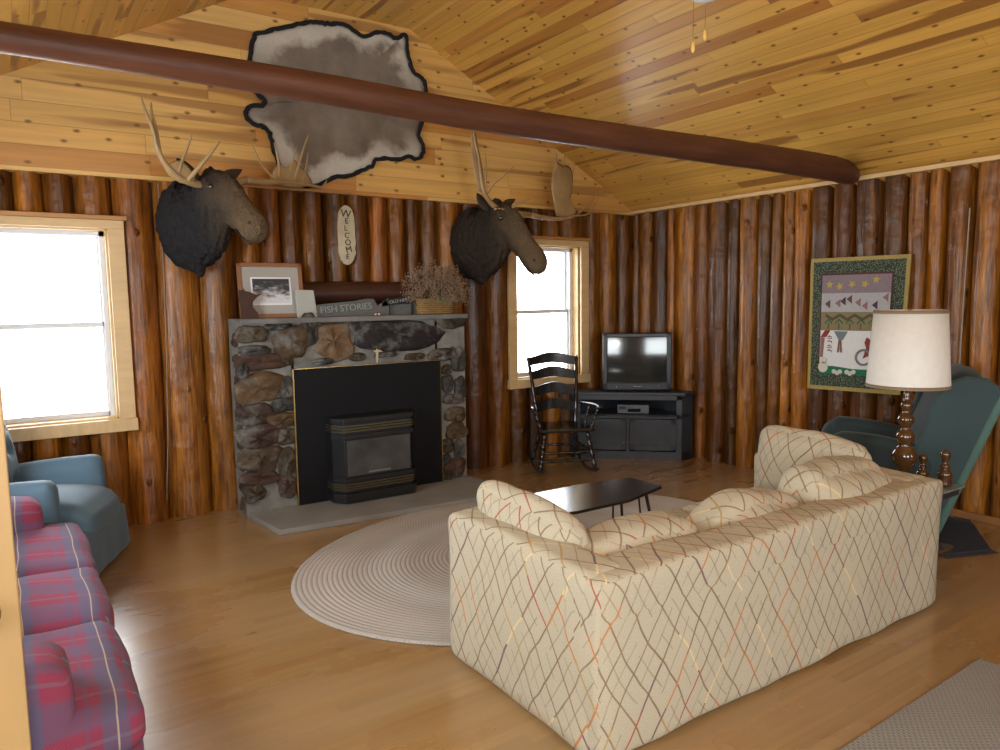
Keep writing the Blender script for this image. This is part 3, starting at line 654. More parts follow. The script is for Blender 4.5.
def moose(label, org, fd, drop, up_, furcol, antlers, scale=1.0):
    """org: neck centre on the wall; fd: horizontal facing; builds neck-to-muzzle as one lofted, remeshed body"""
    f = Vector((fd[0], fd[1], 0)).normalized(); l = Vector((-f.y, f.x, 0)); z = Vector((0, 0, 1)); O = Vector(org)
    r = thing('mounted_moose', label, 'mounted moose head', org, group='moose head mounts')
    def P(s, h, q=0): return f*s*scale + z*h*scale + l*q*scale
    rings = [(.0, .0, .18, .28), (.10, -.02, .215, .32), (.20, -.03, .22, .315), (.30, .01, .195, .275), (.39, .09, .165, .215), (.46, .145, .132, .165), (.53, .145, .115, .145),
             (.60, .10, .10, .122), (.67, .04, .09, .106), (.74, -.02, .092, .102), (.80, -.075, .10, .108), (.85, -.12, .09, .092), (.885, -.15, .04, .04)]
    rings = [(s, h*up_-(drop*max(0, s-.45)), a, b) for s, h, a, b in rings]
    bm = bmesh.new(); sp = smoothpath(rings, 3); rr = []
    for i, (s, h, a, b) in enumerate(sp):
        s0, h0 = sp[max(i-1, 0)][:2]; s1, h1 = sp[min(i+1, len(sp)-1)][:2]
        t = (P(s1, h1)-P(s0, h0)).normalized(); nrm = l.cross(t).normalized()
        if nrm.z < 0: nrm = -nrm
        ring = []
        for k in range(24):
            an = 2*pi*k/24; ca, sa = cos(an), sin(an)
            wl = a*(1-.22*max(0, sa)) if s > .5 else a*(1-.25*max(0, -sa))
            ring.append(bm.verts.new(P(s, h)+l*ca*wl*scale+nrm*sa*b*scale))
        rr.append(ring)
    for a, b in zip(rr, rr[1:]):
        for k in range(24): bm.faces.new((a[k], a[(k+1) % 24], b[(k+1) % 24], b[k]))
    bm.faces.new(rr[0][::-1]); bm.faces.new(rr[-1])
    # throat bell, lower lip, brow ridges, poll
    tube(bm, [P(.14, -.15), P(.18, -.25), P(.20, -.32), P(.205, -.37), P(.20, -.40)], [.19*scale, .13*scale, .085*scale, .05*scale, .02*scale], 12, flat=(l, .7))
    jaw = [(.52, .04), (.60, -.01), (.70, -.075), (.78, -.14), (.825, -.18)]
    tube(bm, [P(s, h*up_-drop*max(0, s-.45)) for s, h in jaw], [.06*scale, .06*scale, .052*scale, .042*scale, .015*scale], 12)
    for q in (-1, 1):
        tube(bm, [P(.42, .22, q*.03), P(.46, .225, q*.095), P(.51, .19, q*.108), P(.58, .12, q*.08)], [.04*scale, .042*scale, .036*scale, .015*scale], 10)
    tube(bm, [P(.34, .24), P(.40, .285), P(.47, .25)], [.05*scale, .06*scale, .04*scale], 12)
    bmesh.ops.recalc_face_normals(bm, faces=bm.faces)
    me = bpy.data.meshes.new('head'); bm.to_mesh(me); bm.free()
    o = link('head', me, r, None)
    rm = o.modifiers.new('r', 'REMESH'); rm.mode = 'VOXEL'; rm.voxel_size = .011; rm.use_smooth_shade = True
    sm = o.modifiers.new('s', 'SMOOTH'); sm.iterations = 6; sm.factor = .6
    dg = bpy.context.evaluated_depsgraph_get(); m2 = bpy.data.meshes.new_from_object(o.evaluated_get(dg)); o.modifiers.clear(); o.data = m2; m2.name = 'moose_head_body'
    at_ = m2.attributes.new('face', 'FLOAT', 'POINT')
    for i, v in enumerate(m2.vertices):
        s = v.co.dot(f)/scale; h = v.co.z/scale
        vv = max(0, min(1, (s-.36)/.5)); 
        nz = noise.noise(Vector((v.co.x*34, v.co.y*34, v.co.z*9)))*.012+noise.noise(Vector((v.co.x*80, v.co.y*80, v.co.z*22)))*.006
        amt = 1 if s < .5 else .35
        v.co += v.normal*nz*amt*1.6
        at_.data[i].value = vv
    m2.materials.clear(); m2.materials.append(moose_fur('moose_fur', furcol))
    for p in m2.polygons: p.use_smooth = True
    # eyes
    for q in (-1, 1):
        bm = bmesh.new(); bmesh.ops.create_uvsphere(bm, u_segments=14, v_segments=10, radius=.022*scale, matrix=Matrix.Translation(P(.535, .185*up_-drop*.06, q*.108)))
        obj('eye', bm, M_eye, r, smooth=True)
        bm = bmesh.new(); hn = -.075*up_-drop*.40
        bmesh.ops.create_uvsphere(bm, u_segments=12, v_segments=8, radius=.019*scale, matrix=Matrix.Translation(P(.855, hn, q*.066)) @ Matrix.Diagonal((1, 1, 1.3, 1)))
        obj('nostril', bm, M_nost, r, smooth=True)
        bm = bmesh.new(); zz_ = lambda s_, h_: h_*up_-drop*max(0, s_-.45)
        tube(bm, smoothpath([tuple(P(.845, zz_(.845, -.205), q*.055)), tuple(P(.80, zz_(.80, -.165), q*.084)), tuple(P(.73, zz_(.73, -.10), q*.082))], 3), .006*scale, 6)
        obj('lip_line', bm, M_nost, r, smooth=True)
        bm = bmesh.new()   # ear: curved leaf
        tube(bm, smoothpath([tuple(P(.38, .24, q*.08)), tuple(P(.37, .29, q*.15)), tuple(P(.38, .33, q*.21)), tuple(P(.40, .36, q*.26))], 4), [.022, .03, .038, .043, .046, .046, .044, .04, .034, .026, .018, .01, .003][:13], 10, flat=(f, .35))
        obj('ear', bm, M_ear, r, smooth=True)
    # antlers
    for qs, side in zip((-1, 1), antlers):
        bm = bmesh.new(); a0 = [tuple(at_y(*p)-O) for p in side['tubes'][0][0][:1]]; tube(bm, [P(.43, .21, qs*.04), Vector(a0[0])*.5+P(.43, .22, qs*.07)*.5, Vector(a0[0])], .027, 10)
        for path, r0, r1 in side['tubes']:
            pts = [at_y(*p)-O for p in path]; pts = [Vector(p) for p in smoothpath([tuple(p) for p in pts], 4)]
            n = len(pts); tube(bm, pts, [(r0+(r1-r0)*(i/(n-1))**1.2)*(1 if i < n-1 else .5) for i in range(n)], 9)
        for poly, th in side['palms']:
            pts = [at_y(*p)-O for p in poly]; c = sum(pts, Vector())/len(pts)
            pts = [Vector(p) for p in smoothpath([tuple(p) for p in pts]+[tuple(pts[0])], 3)][:-1]
            nr = Vector((0, 0, 0)); 
            for a, b in zip(pts, pts[1:]+pts[:1]): nr += (a-c).cross(b-c)
            nr.normalize(); ca = bm.verts.new(c+nr*th*.9); cb = bm.verts.new(c-nr*th*.9)
            A = [bm.verts.new(c+(p-c)*.85+nr*th*.6) for p in pts]; B = [bm.verts.new(c+(p-c)*.85-nr*th*.6) for p in pts]; E_ = [bm.verts.new(p) for p in pts]; n = len(pts)
            for i in range(n):
                j = (i+1) % n
                bm.faces.new((ca, A[i], A[j])); bm.faces.new((cb, B[j], B[i])); bm.faces.new((A[i], E_[i], E_[j], A[j])); bm.faces.new((B[i], B[j], E_[j], E_[i]))
        obj('antler', bm, M_ant, r, smooth=True)
    return r
A1 = [dict(tubes=[([(214, 186, -.46), (196, 184, -.5), (180, 178, -.55), (166, 165, -.58), (158, 150, -.6), (153, 130, -.62), (145, 110, -.63), (141, 96, -.63)], .026, .005),
                  ([(160, 155, -.6), (156, 130, -.6), (152, 114, -.61), (151, 102, -.62)], .014, .004),
                  ([(178, 174, -.56), (183, 158, -.57), (188, 146, -.58), (192, 134, -.6)], .013, .004),
                  ([(188, 180, -.54), (200, 166, -.6), (210, 154, -.64), (220, 141, -.68)], .017, .006)],
           palms=[([(168, 164, -.58), (178, 160, -.57), (188, 166, -.56), (196, 180, -.53), (184, 184, -.54), (172, 178, -.56), (164, 168, -.58)], .008)]),
      dict(tubes=[([(246, 180, -.42), (262, 182, -.37), (282, 182, -.32), (300, 183, -.26), (314, 186, -.2), (322, 187, -.16), (327, 180, -.15)], .026, .005),
                  ([(276, 180, -.34), (264, 168, -.34), (257, 156, -.35), (252, 143, -.36)], .010, .003),
                  ([(279, 178, -.33), (279, 166, -.33), (277, 154, -.34), (274, 142, -.34)], .014, .004),
                  ([(294, 180, -.29), (299, 164, -.3), (303, 150, -.3), (309, 134, -.31)], .014, .004),
                  ([(302, 182, -.26), (306, 168, -.26), (308, 152, -.26)], .010, .003),
                  ([(288, 178, -.31), (292, 164, -.33), (297, 146, -.35)], .008, .003)],
           palms=[([(272, 184, -.35), (270, 176, -.34), (278, 164, -.33), (286, 168, -.32), (294, 160, -.3), (300, 166, -.28), (306, 172, -.26), (312, 184, -.22), (296, 188, -.28)], .008)])]
A2 = [dict(tubes=[([(512, 214, -.46), (500, 210, -.5), (490, 202, -.54), (483, 190, -.57), (480, 172, -.58), (478, 156, -.59), (475, 142, -.6), (473, 129, -.6)], .026, .006),
                  ([(484, 190, -.57), (486, 176, -.58), (486, 164, -.58), (485, 153, -.58)], .012, .003),
                  ([(486, 194, -.56), (493, 184, -.6), (503, 176, -.63), (514, 166, -.66)], .012, .004),
                  ([(494, 209, -.53), (508, 210, -.58), (518, 204, -.61), (530, 199, -.64)], .016, .004)],
           palms=[([(484, 192, -.57), (483, 170, -.58), (479, 150, -.59), (476, 134, -.6), (471, 132, -.6), (471, 150, -.6), (474, 172, -.59), (478, 190, -.58)], .008)]),
      dict(tubes=[([(530, 215, -.42), (545, 218, -.38), (560, 219, -.33), (574, 216, -.28), (586, 207, -.24), (600, 190, -.2)], .025, .003),
                  ([(572, 216, -.29), (588, 214, -.25), (595, 204, -.22), (599, 196, -.2)], .011, .003),
                  ([(557, 168, -.33), (556, 160, -.33), (557, 152, -.33)], .010, .003), ([(565, 168, -.31), (564, 160, -.31), (565, 153, -.31)], .009, .003),
                  ([(571, 178, -.3), (574, 168, -.3), (576, 160, -.3)], .008, .002)],
           palms=[([(556, 216, -.34), (553, 200, -.34), (551, 184, -.33), (553, 170, -.33), (556, 161, -.33), (562, 165, -.32), (569, 166, -.31), (573, 175, -.3), (572, 190, -.3), (570, 204, -.3), (578, 214, -.28), (566, 219, -.31)], .009)])]
moose('mounted moose head with spread antlers on the wall left of the mantel', (-4.45, -.05, 2.13), (.40, -.90), .02, 1.0, (.022, .021, .022), A1, .98)
moose('mounted moose head beside the right window with a broad upright palm antler', (-2.10, -.05, 2.07), (.26, -.90), .36, .95, (.032, .023, .016), A2, .98)

# ================================================================== TIE BEAM
bm = bmesh.new()
zz = [(-6.48, 2.478, .050), (-5.45, 2.478, .053), (-4.4, 2.468, .062), (-3.35, 2.457, .070), (-2.2, 2.463, .076), (-1.2, 2.468, .084), (-.48, 2.470, .088), (-.27, 2.455, .084), (-.15, 2.43, .05)]
pts = smoothpath([(x, -2.5+.008*sin(x*3), z+.004*sin(x*4), r) for x, z, r in zz], 8)
tube(bm, [p[:3] for p in pts], [p[3]*(1+.04*noise.noise(Vector((p[0]*2, 0, 0)))) for p in pts], 20)
tl = bm.loops.layers.color.new('tone')
for f in bm.faces:
    for l in f.loops: l[tl] = (1, 1, 1, 1)
o = tag(obj('tie_beam', bm, M_beam, smooth=True), 'long peeled log beam crossing the room below the pine ceiling', 'beam'); autosmooth(o, 60)

# ================================================================== QUILT on the right wall
def Q4(cs, s, t, off=0.):
    a, b, c, d = cs  # bl, br, tr, tl
    p = a*(1-s)*(1-t)+b*s*(1-t)+c*s*t+d*(1-s)*t; return Vector((p.x-off, p.y, p.z))
QX = -.13
qc = [at(*p, 0, QX) for p in ((808, 388), (901, 395), (912, 254), (812, 259))]
ql = thing('wall_quilt', 'appliqued wall quilt with dark green border hanging on the log wall', 'quilt', (QX, (qc[0].y+qc[1].y)/2, qc[0].z))
def qpoly(name, pts, mat, off, th=.002, nn=1):
    bm = bmesh.new()
    if nn > 1:
        for i in range(nn):
            for j in range(nn):
                pass
    prism(bm, [Q4(qc, s, t, off)-ql.location for s, t in pts], (-th, 0, 0)); return obj(name, bm, mat, ql)
R_ = lambda s0, t0, s1, t1: [(s0, t0), (s1, t0), (s1, t1), (s0, t1)]
cloth = lambda n, c, v=.1, sc=40: plain(n, c, .9, var=v, scale=sc, bump=.3, bscale=200)
qpoly('binding', R_(0, 0, 1, 1), cloth('gold_binding', (.33, .24, .07)), 0, .012)
g = G('dark_green_calico'); v = g.co(); d = g.voro(v, 90); c = g.mix(g.step(d, .25, .5), (.16, .17, .10), (.018, .035, .022)); qb = g.done(c, .9)
qpoly('border', R_(.035, .03, .965, .972), qb, .012)
qpoly('inner_border', R_(.125, .125, .86, .885), cloth('maroon_cloth', (.075, .022, .022)), .0145)
qpoly('sky_strip', R_(.14, .735, .845, .87), cloth('mauve_cloth', (.21, .155, .17)), .017)
qpoly('geese_strip', R_(.14, .595, .845, .735), cloth('pale_grey_cloth', (.36, .35, .35)), .017)
qpoly('forest_strip', R_(.14, .455, .845, .595), cloth('khaki_cloth', (.20, .165, .08)), .017)
qpoly('snow_panel', R_(.14, .17, .845, .455), cloth('white_cloth', (.62, .62, .60), .03), .017)
qpoly('ground_strip', [(.14, .125), (.845, .125), (.845, .165), (.5, .17), (.3, .185), (.14, .185)], cloth('emerald_cloth', (.01, .13, .06)), .0195)
def star(s, t, r=.04, n=5, rot=0):
    out = []
    for k in range(2*n):
        rr = r if k % 2 == 0 else r*.42; an = pi/2+pi*k/n+rot; out.append((s+rr*cos(an), t+rr*.74*sin(an)))
    return out
Ms = cloth('gold_star_cloth', (.38, .29, .08))
for i, (s, t) in enumerate([(.225, .80), (.33, .785), (.46, .80), (.59, .80), (.70, .83)]): qpoly('star', star(s, t, .045, rot=.3*i), Ms, .0195)
gc = [cloth('goose_brown', (.12, .05, .03)), cloth('goose_rose', (.25, .12, .11)), cloth('goose_plum', (.06, .03, .05))]
for i, (s, t, k) in enumerate([(.21, .655, 0), (.32, .66, 1), (.375, .675, 2), (.44, .69, 0), (.53, .665, 1), (.60, .64, 1), (.70, .645, 2), (.80, .7, 1)]):
    qpoly('goose_triangle', [(s-.03, t), (s+.025, t-.032), (s+.025, t+.032)], gc[k], .0195)
zig = []
for i in range(9): zig.append((.19+i*.078, .553+(.018 if i % 2 == 0 else -.014)))
qpoly('zigzag', [(s, t+.012) for s, t in zig]+[(s, t-.012) for s, t in zig[::-1]], cloth('brown_zigzag', (.09, .065, .03)), .0195)
Mt = cloth('tree_green', (.035, .11, .05))
for i in range(5):
    s = .225+i*.115; qpoly('appliqued_tree', [(s-.04, .515), (s, .545), (s+.04, .515), (s+.04, .502), (s, .53), (s-.04, .502)], Mt, .0195); qpoly('tree_trunk', R_(s-.005, .465, s+.005, .51), gc[0], .0195)
Mr = cloth('red_cloth', (.22, .03, .03)); Mgr = cloth('slate_cloth', (.14, .17, .18))
qpoly('cabin_roof', [(.14, .40), (.19, .455), (.25, .455), (.21, .405)], Mr, .0195)
qpoly('cabin_wall', [(.145, .25), (.175, .25), (.19, .40), (.145, .40)], gc[1], .0195)
qpoly('gable_cloth', [(.29, .45), (.44, .45), (.39, .385), (.345, .385)], Mgr, .0195)
for s, sk in ((.335, -.01), (.37, .012)): qpoly('pale_ski', [(s, .29), (s+.018, .29), (s+.018-sk, .385), (s-sk, .385)], cloth('brown_felt', (.17, .085, .06)), .022)
bm = bmesh.new(); cxy = (.50, .245)
pts = [Q4(qc, .615+.075*cos(a), .26+.055*sin(a), .021)-ql.location for a in [2*pi*k/20 for k in range(21)]]; tube(bm, pts, .009, 6); obj('wheel_ring', bm, Mgr, ql)
qpoly('red_rider', [(.61, .25), (.64, .33), (.62, .37), (.64, .41), (.68, .39), (.69, .33), (.74, .34), (.76, .26), (.70, .24), (.66, .27)], Mr, .022)
qpoly('rider_plume', [(.70, .36), (.725, .42), (.75, .43), (.745, .36)], gc[1], .022)
def blob(name, s, t, a, b, mat, off=.022): qpoly(name, [(s+a*cos(2*pi*k/14), t+b*sin(2*pi*k/14)) for k in range(14)], mat, off)
Mw = cloth('cream_felt', (.55, .53, .44), .04)
blob('snowman_body', .185, .175, .055, .042, Mw); blob('snowman_head', .185, .225, .033, .026, Mw)
for s, t in ((.31, .145), (.345, .135), (.375, .145), (.45, .145), (.485, .135), (.52, .148)): blob('sheep_shape', s, t, .024, .017, Mw)
# small stitched word running up the panel, too worn to read
for k in range(4):
    t = .30+.035*k; bm = bmesh.new()
    pts = [Q4(qc, .245+a*.045, t+b*.012, .021)-ql.location for a, b in ((-.5, -.9), (.5, -.9), (.5, .2), (-.5, .2), (.1, .9))]; tube(bm, pts if k % 2 else pts[1:], .0035, 5)
    obj('stitched_stroke', bm, gc[1], ql)

# ================================================================== RUGS
g = G('braided_rug'); v = g.co(); s_ = g.sep(v)
ex, ey = g.M('DIVIDE', s_[0], 1.54), g.M('DIVIDE', s_[1], 1.17)
rad = g.M('SQRT', g.M('ADD', g.M('MULTIPLY', ex, ex), g.M('MULTIPLY', ey, ey)))
band = g.ramp(rad, [(.0, (.42, .39, .36)), (.2, (.54, .53, .52)), (.3, (.46, .42, .37)), (.45, (.52, .48, .44)), (.55, (.48, .45, .41)), (.66, (.60, .60, .59)), (.76, (.48, .45, .41)), (.88, (.54, .48, .41)), (1, (.44, .40, .35))])
rg = g.M('MULTIPLY', rad, 54.); fr = g.M('FRACT', rg); ringh = g.M('SINE', g.M('MULTIPLY', fr, pi))
an = g.M('ARCTAN2', ey, ex); st = g.M('SINE', g.M('ADD', g.M('MULTIPLY', g.M('MULTIPLY', an, 46.), g.M('ADD', g.M('FLOOR', g.M('MULTIPLY', rad, 8.)), 1.)), g.M('MULTIPLY', fr, 5.)))
c = g.mix(g.M('MULTIPLY', g.step(st, -.2, .8), .35), band, (.70, .68, .64)); c = g.mix(g.M('MULTIPLY', g.M('SUBTRACT', 1., ringh), .22), c, (.25, .22, .19))
c = g.mix(g.M('MULTIPLY', g.noise(v, 3, 4), .3), c, (.28, .26, .24))
g.bump(g.M('ADD', ringh, g.M('MULTIPLY', st, .3)), .6, .006); Mrug = g.done(c, .95)
RC = (-2.82, -2.12)
bm = bmesh.new(); lathe(bm, [(.0001, 0), (1, 0), (1.003, .35), (1, .8), (.99, 1), (.5, 1), (.0001, 1)], 96)
for v in bm.verts: v.co = Vector((v.co.x*1.54, v.co.y*1.17, v.co.z*.014))
o = obj('braided_rug', bm, Mrug); o.location = (RC[0], RC[1], .001); o.rotation_euler = (0, 0, 0)
tag(o, 'large oval grey-beige braided rug spread before the fireplace hearth', 'rug')
g = G('grey_runner_weave'); v = g.co(); s_ = g.sep(v)
c = g.mix(g.noise(v, 3, 4), (.24, .235, .225), (.36, .345, .32)); wv = g.M('SINE', g.M('MULTIPLY', s_[0], 420.)); w2 = g.M('SINE', g.M('ADD', g.M('MULTIPLY', s_[1], 300.), g.M('MULTIPLY', g.M('FLOOR', g.M('MULTIPLY', s_[0], 67.)), pi)))
c = g.mix(g.M('MULTIPLY', g.step(g.M('MULTIPLY', wv, w2), -.3, .6), .55), c, (.12, .12, .13)); g.bump(wv, .5, .004); Mrun = g.done(c, .95)
bm = bmesh.new(); prism(bm, [(-3.9, -6.3, .001), (-2.16, -6.3, .001), (-2.185, -4.33, .001), (-3.9, -4.36, .001)], (0, 0, .009))
tag(obj('runner_mat', bm, Mrun, bevel=.003), 'grey ribbed mat on the floor behind the patterned sofa', 'mat')
bm = bmesh.new(); prism(bm, [(-1.02, -3.63, .001), (-.68, -3.76, .001), (-.15, -3.42, .001), (-.2, -3.22, .001), (-.6, -3.25, .001)], (0, 0, .012))
for i in range(22):
    t = i/21; x, y = -1.02+.34*t, -3.63-.13*t; tube(bm, [(x, y, .008), (x-.012, y-.045, .004)], .003, 4)
tag(obj('fringed_mat', bm, plain('navy_shag', (.035, .04, .055), .95, var=.5, scale=60, bump=1, bscale=120)), 'small dark blue fringed mat under the green recliner', 'mat')

# ================================================================== PATTERNED SOFA
g = G('lattice_tweed'); uv = g.n('ShaderNodeUVMap').outputs[0]; s_ = g.sep(uv); nz = g.noise(uv, 3.5, 2, out='Color'); nzs = g.sep(nz)
U = g.M('ADD', s_[0], g.M('MULTIPLY', g.M('SUBTRACT', nzs[0], .5), .05)); V = g.M('ADD', s_[1], g.M('MULTIPLY', g.M('SUBTRACT', nzs[1], .5), .05))
base = g.mix(g.noise(uv, 170, 3, .8), (.27, .23, .15), (.66, .60, .46)); base = g.mix(g.M('MULTIPLY', g.noise(uv, 30, 3), .35), base, (.42, .36, .24))
def fam(col, ca, sa, sp, wd, seed, cols, thr, alpha):
    a = g.M('ADD', g.M('MULTIPLY', U, ca), g.M('MULTIPLY', V, sa)); b = g.M('ADD', g.M('MULTIPLY', U, -sa), g.M('MULTIPLY', V, ca))
    ai = g.M('DIVIDE', a, sp); ro = g.M('ROUND', ai); dist = g.M('MULTIPLY', g.M('ABSOLUTE', g.M('SUBTRACT', ai, ro)), sp)
    sg_ = g.M('FLOOR', g.M('ADD', g.M('DIVIDE', b, sp*1.7), g.M('MULTIPLY', g.white(g.comb(ro, seed, 0.)), 5.)))
    rnd = g.white(g.comb(ro, sg_, seed)); rnd2 = g.white(g.comb(sg_, ro, seed+3.))
    m = g.M('MULTIPLY', g.M('LESS_THAN', dist, wd), g.M('GREATER_THAN', rnd2, thr))
    return g.mix(g.M('MULTIPLY', m, alpha), col, g.ramp(rnd, cols, 'CONSTANT'))
br = [(0, (.20, .13, .06)), (.55, (.24, .17, .09)), (.8, (.15, .09, .07)), (.92, (.30, .20, .12))]
hot = [(0, (.50, .20, .07)), (.3, (.38, .10, .05)), (.5, (.68, .52, .28)), (.7, (.42, .28, .10)), (.85, (.18, .10, .12))]
c = base
for (th, sd) in ((33, 1.), (-33, 2.)):
    ca, sa = cos(radians(th)), sin(radians(th))
    c = fam(c, ca, sa, .108, .0036, sd, br, .05, .8)
    c = fam(c, ca, sa, .054, .0024, sd+10, br, .35, .5)
    c = fam(c, ca, sa, .108, .0040, sd+20, hot, .68, .9)
g.bump(g.noise(uv, 300, 2), .5, .003); M_tweed = g.done(c, .95)
sf = thing('patterned_sofa', 'cream tweed sofa with brown and orange diamond lattice seen from behind', 'sofa', (-2.87, -3.45, 0))
SX0, SX1, SY0, SY1, SZ = -4.0, -1.745, -3.965, -2.99, .655
def S(x, y, z): return (x-sf.location.x, y-sf.location.y, z)
def sofa_box(name, x0, x1, y0, y1, z0, z1, r=.04, **k): return rbox(name, S((x0+x1)/2, (y0+y1)/2, (z0+z1)/2), (x1-x0, y1-y0, z1-z0), r, M_tweed, sf, **k)
def backshape(p, q):   # frame back: soft sagging top
    x, y, z = p
    if q[2] > .6: z -= .012*abs(math.sin(q[0]*5))+.012*(1-abs(q[0]))
    return (x, y, z)
sofa_box('back', SX0+.002, SX1-.002, SY0, SY0+.19, .008, SZ, .032, n=30, wob=.012, shape=backshape, wscale=4)
sofa_box('arm', SX0, SX0+.19, SY0+.05, SY1, .008, SZ-.003, .038, n=20, wob=.012, puff=(.008, 0, .012))
sofa_box('arm', SX1-.19, SX1, SY0+.05, SY1, .008, SZ-.008, .038, n=20, wob=.012, puff=(.008, 0, .012))
sofa_box('base', SX0+.15, SX1-.15, SY0+.15, SY1-.02, .05, .27, .02)
cw = (SX1-SX0-.38)/3
for i in range(3):
    x0 = SX0+.19+cw*i
    sofa_box('seat_cushion', x0+.003, x0+cw-.003, SY0+.2, SY1+.02, .26, .43, .06, puff=(.0, .01, .03), uvoff=(.13*i, .2*i))
for i, (top, lean) in enumerate(((.685, .0), (.685, 0), (.745, .0))):
    x0 = SX0+.13+(SX1-SX0-.27)/3*i; x1 = x0+(SX1-SX0-.27)/3
    def cs(p, q, i=i):
        x, y, z = p; rnd = 1-.22*max(0, q[2])*abs(q[0])**2.5
        z = z-.07*abs(q[0])**2.6*(1 if q[2] > 0 else 0)+ .012*noise.noise(Vector((q[0]*2+i*7, q[2], 1)))*4*max(0, q[2]); y += .06*q[2]
        return (x, y-.03, z)
    sofa_box('back_cushion', x0+.004, x1-.004, SY0+.15, SY0+.40, .38, top, .085, n=20, puff=(.012, .05, .02), wob=.014, shape=cs, uvoff=(.31*i+.1, .17*i))
M_pf = bpy.data.materials['lattice_tweed']
# two big loose pillows leaning on the arms
def loose(label, x, lean, top, y0, y1, uo):
    r = thing('sofa_pillow', label, 'cushion', (x, (y0+y1)/2, .43), group='loose pillows on the patterned sofa')
    hh = top-.43; M_ = Matrix.Rotation(lean, 4, 'Y')
    def sh(p, q):
        xx, y, z = p; z -= .045*max(0, q[1]*-1)*(1 if q[2] > 0 else 0)+ .0; return (xx, y, z)
    o = rbox('pillow_body', (0, 0, hh/2+.012), (.13, y1-y0, hh), .06, M_pf, r, n=18, puff=(.045, .02, .015), wob=.012, M=M_, uvoff=uo, shape=sh)
    return r
loose('tweed lattice pillow propped upright inside the left arm of the patterned sofa', -3.765, radians(-12), .765, -3.66, -3.03, (.2, .5))
loose('tweed lattice pillow propped upright inside the right arm of the patterned sofa', -1.93, radians(8), .79, -3.66, -3.03, (.7, .1))

# ================================================================== PLAID SOFA
g = G('red_blue_plaid'); uv = g.n('ShaderNodeUVMap').outputs[0]; s_ = g.sep(uv)
PV = .215
def tri(v, per, off=0.): return g.M('FRACT', g.M('ADD', g.M('DIVIDE', v, per), off))
fu, fv = tri(s_[0], PV), tri(s_[1], .21)
red, blu, gry = (.34, .030, .085), (.10, .115, .22), (.15, .10, .15)
su = g.ramp(fu, [(0, (1, 1, 1)), (.30, (1, 1, 1)), (.34, (.0, .0, .0)), (.62, (.0, .0, .0)), (.66, (1, 1, 1))]); sv = g.ramp(fv, [(0, (0, 0, 0)), (.34, (0, 0, 0)), (.42, (1, 1, 1)), (.8, (1, 1, 1)), (.88, (0, 0, 0))])
c = g.mix(g.M('MULTIPLY', g.M('SUBTRACT', 1., su), .75), red, blu); c = g.mix(g.M('MULTIPLY', g.M('SUBTRACT', 1., sv), .55), c, blu)
thin = g.M('LESS_THAN', g.M('ABSOLUTE', g.M('SUBTRACT', fv, .62)), .03); c = g.mix(g.M('MULTIPLY', thin, .4), c, (.20, .20, .28))
crm = g.M('LESS_THAN', g.M('ABSOLUTE', g.M('SUBTRACT', fu, .5)), .011); c = g.mix(g.M('MULTIPLY', crm, .85), c, (.62, .50, .36))
dk = g.M('LESS_THAN', g.M('ABSOLUTE', g.M('SUBTRACT', fu, .15)), .03); c = g.mix(g.M('MULTIPLY', dk, .35), c, blu)
tw = g.M('SINE', g.M('MULTIPLY', g.M('ADD', s_[0], s_[1]), 900.)); c = g.mix(g.M('MULTIPLY', g.step(tw, -.5, .8), .18), c, (.35, .28, .34))
c = g.mix(g.M('MULTIPLY', g.noise(uv, 200, 2), .2), c, (.05, .03, .05)); g.bump(g.noise(uv, 350, 2), .4, .002); M_plaid = g.done(c, .92)
ps = thing('plaid_sofa', 'red and blue plaid sofa with three seat cushions along the left wall', 'sofa', (-5.85, -2.42, 0))
def pb(name, x0, x1, y0, y1, z0, z1, r=.04, **k):
    return rbox(name, ((x0+x1)/2-ps.location.x, (y0+y1)/2-ps.location.y, (z0+z1)/2), (x1-x0, y1-y0, z1-z0), r, M_plaid, ps, **k)
pb('base', -6.2, -5.24, -3.42, -1.24, .03, .27, .035, n=18, wob=.006)
pb('back', -6.34, -6.06, -3.42, -1.24, .05, .86, .09, n=18, wob=.01)
for y0, y1 in ((-3.44, -3.19), (-1.47, -1.22)):
    def ash(p, q):
        x, y, z = p
        if q[0] > .2: z -= .03*(q[0]-.2)**2
        return (x, y, z)
    pb('arm', -6.22, -5.415, y0, y1, .04, .595, .055, n=18, puff=(0, .01, .015), wob=.012, shape=ash)
for y0, y1 in ((-3.445, -2.70), (-2.69, -2.06), (-2.05, -1.235)):
    sh = None; a0, a1 = y0, y1
    if y0 < -3.4:
        def sh(p, q):   # T-cushion wing in front of the arm
            x, y, z = p
            if q[1] < 0 and q[0] < .30: y = y*(1-.0)+.26*(-q[1])*(1 if q[0] < .25 else (.30-q[0])/.05)
            return (x, y, z)
    if y1 > -1.3:
        def sh(p, q):
            x, y, z = p
            if q[1] > 0 and q[0] < .30: y = y-.26*q[1]*(1 if q[0] < .25 else (.30-q[0])/.05)
            return (x, y, z)
    pb('seat_cushion', -6.02, -5.245, y0, y1, .27, .42, .055, n=20, puff=(.012, .0, .045), wob=.012, shape=sh)
for y0, y1 in ((-3.17, -2.62), (-2.60, -2.05), (-2.03, -1.49)):
    pb('back_cushion', -6.12, -5.90, y0, y1, .40, .90, .08, n=16, puff=(.05, .01, .02), wob=.012)

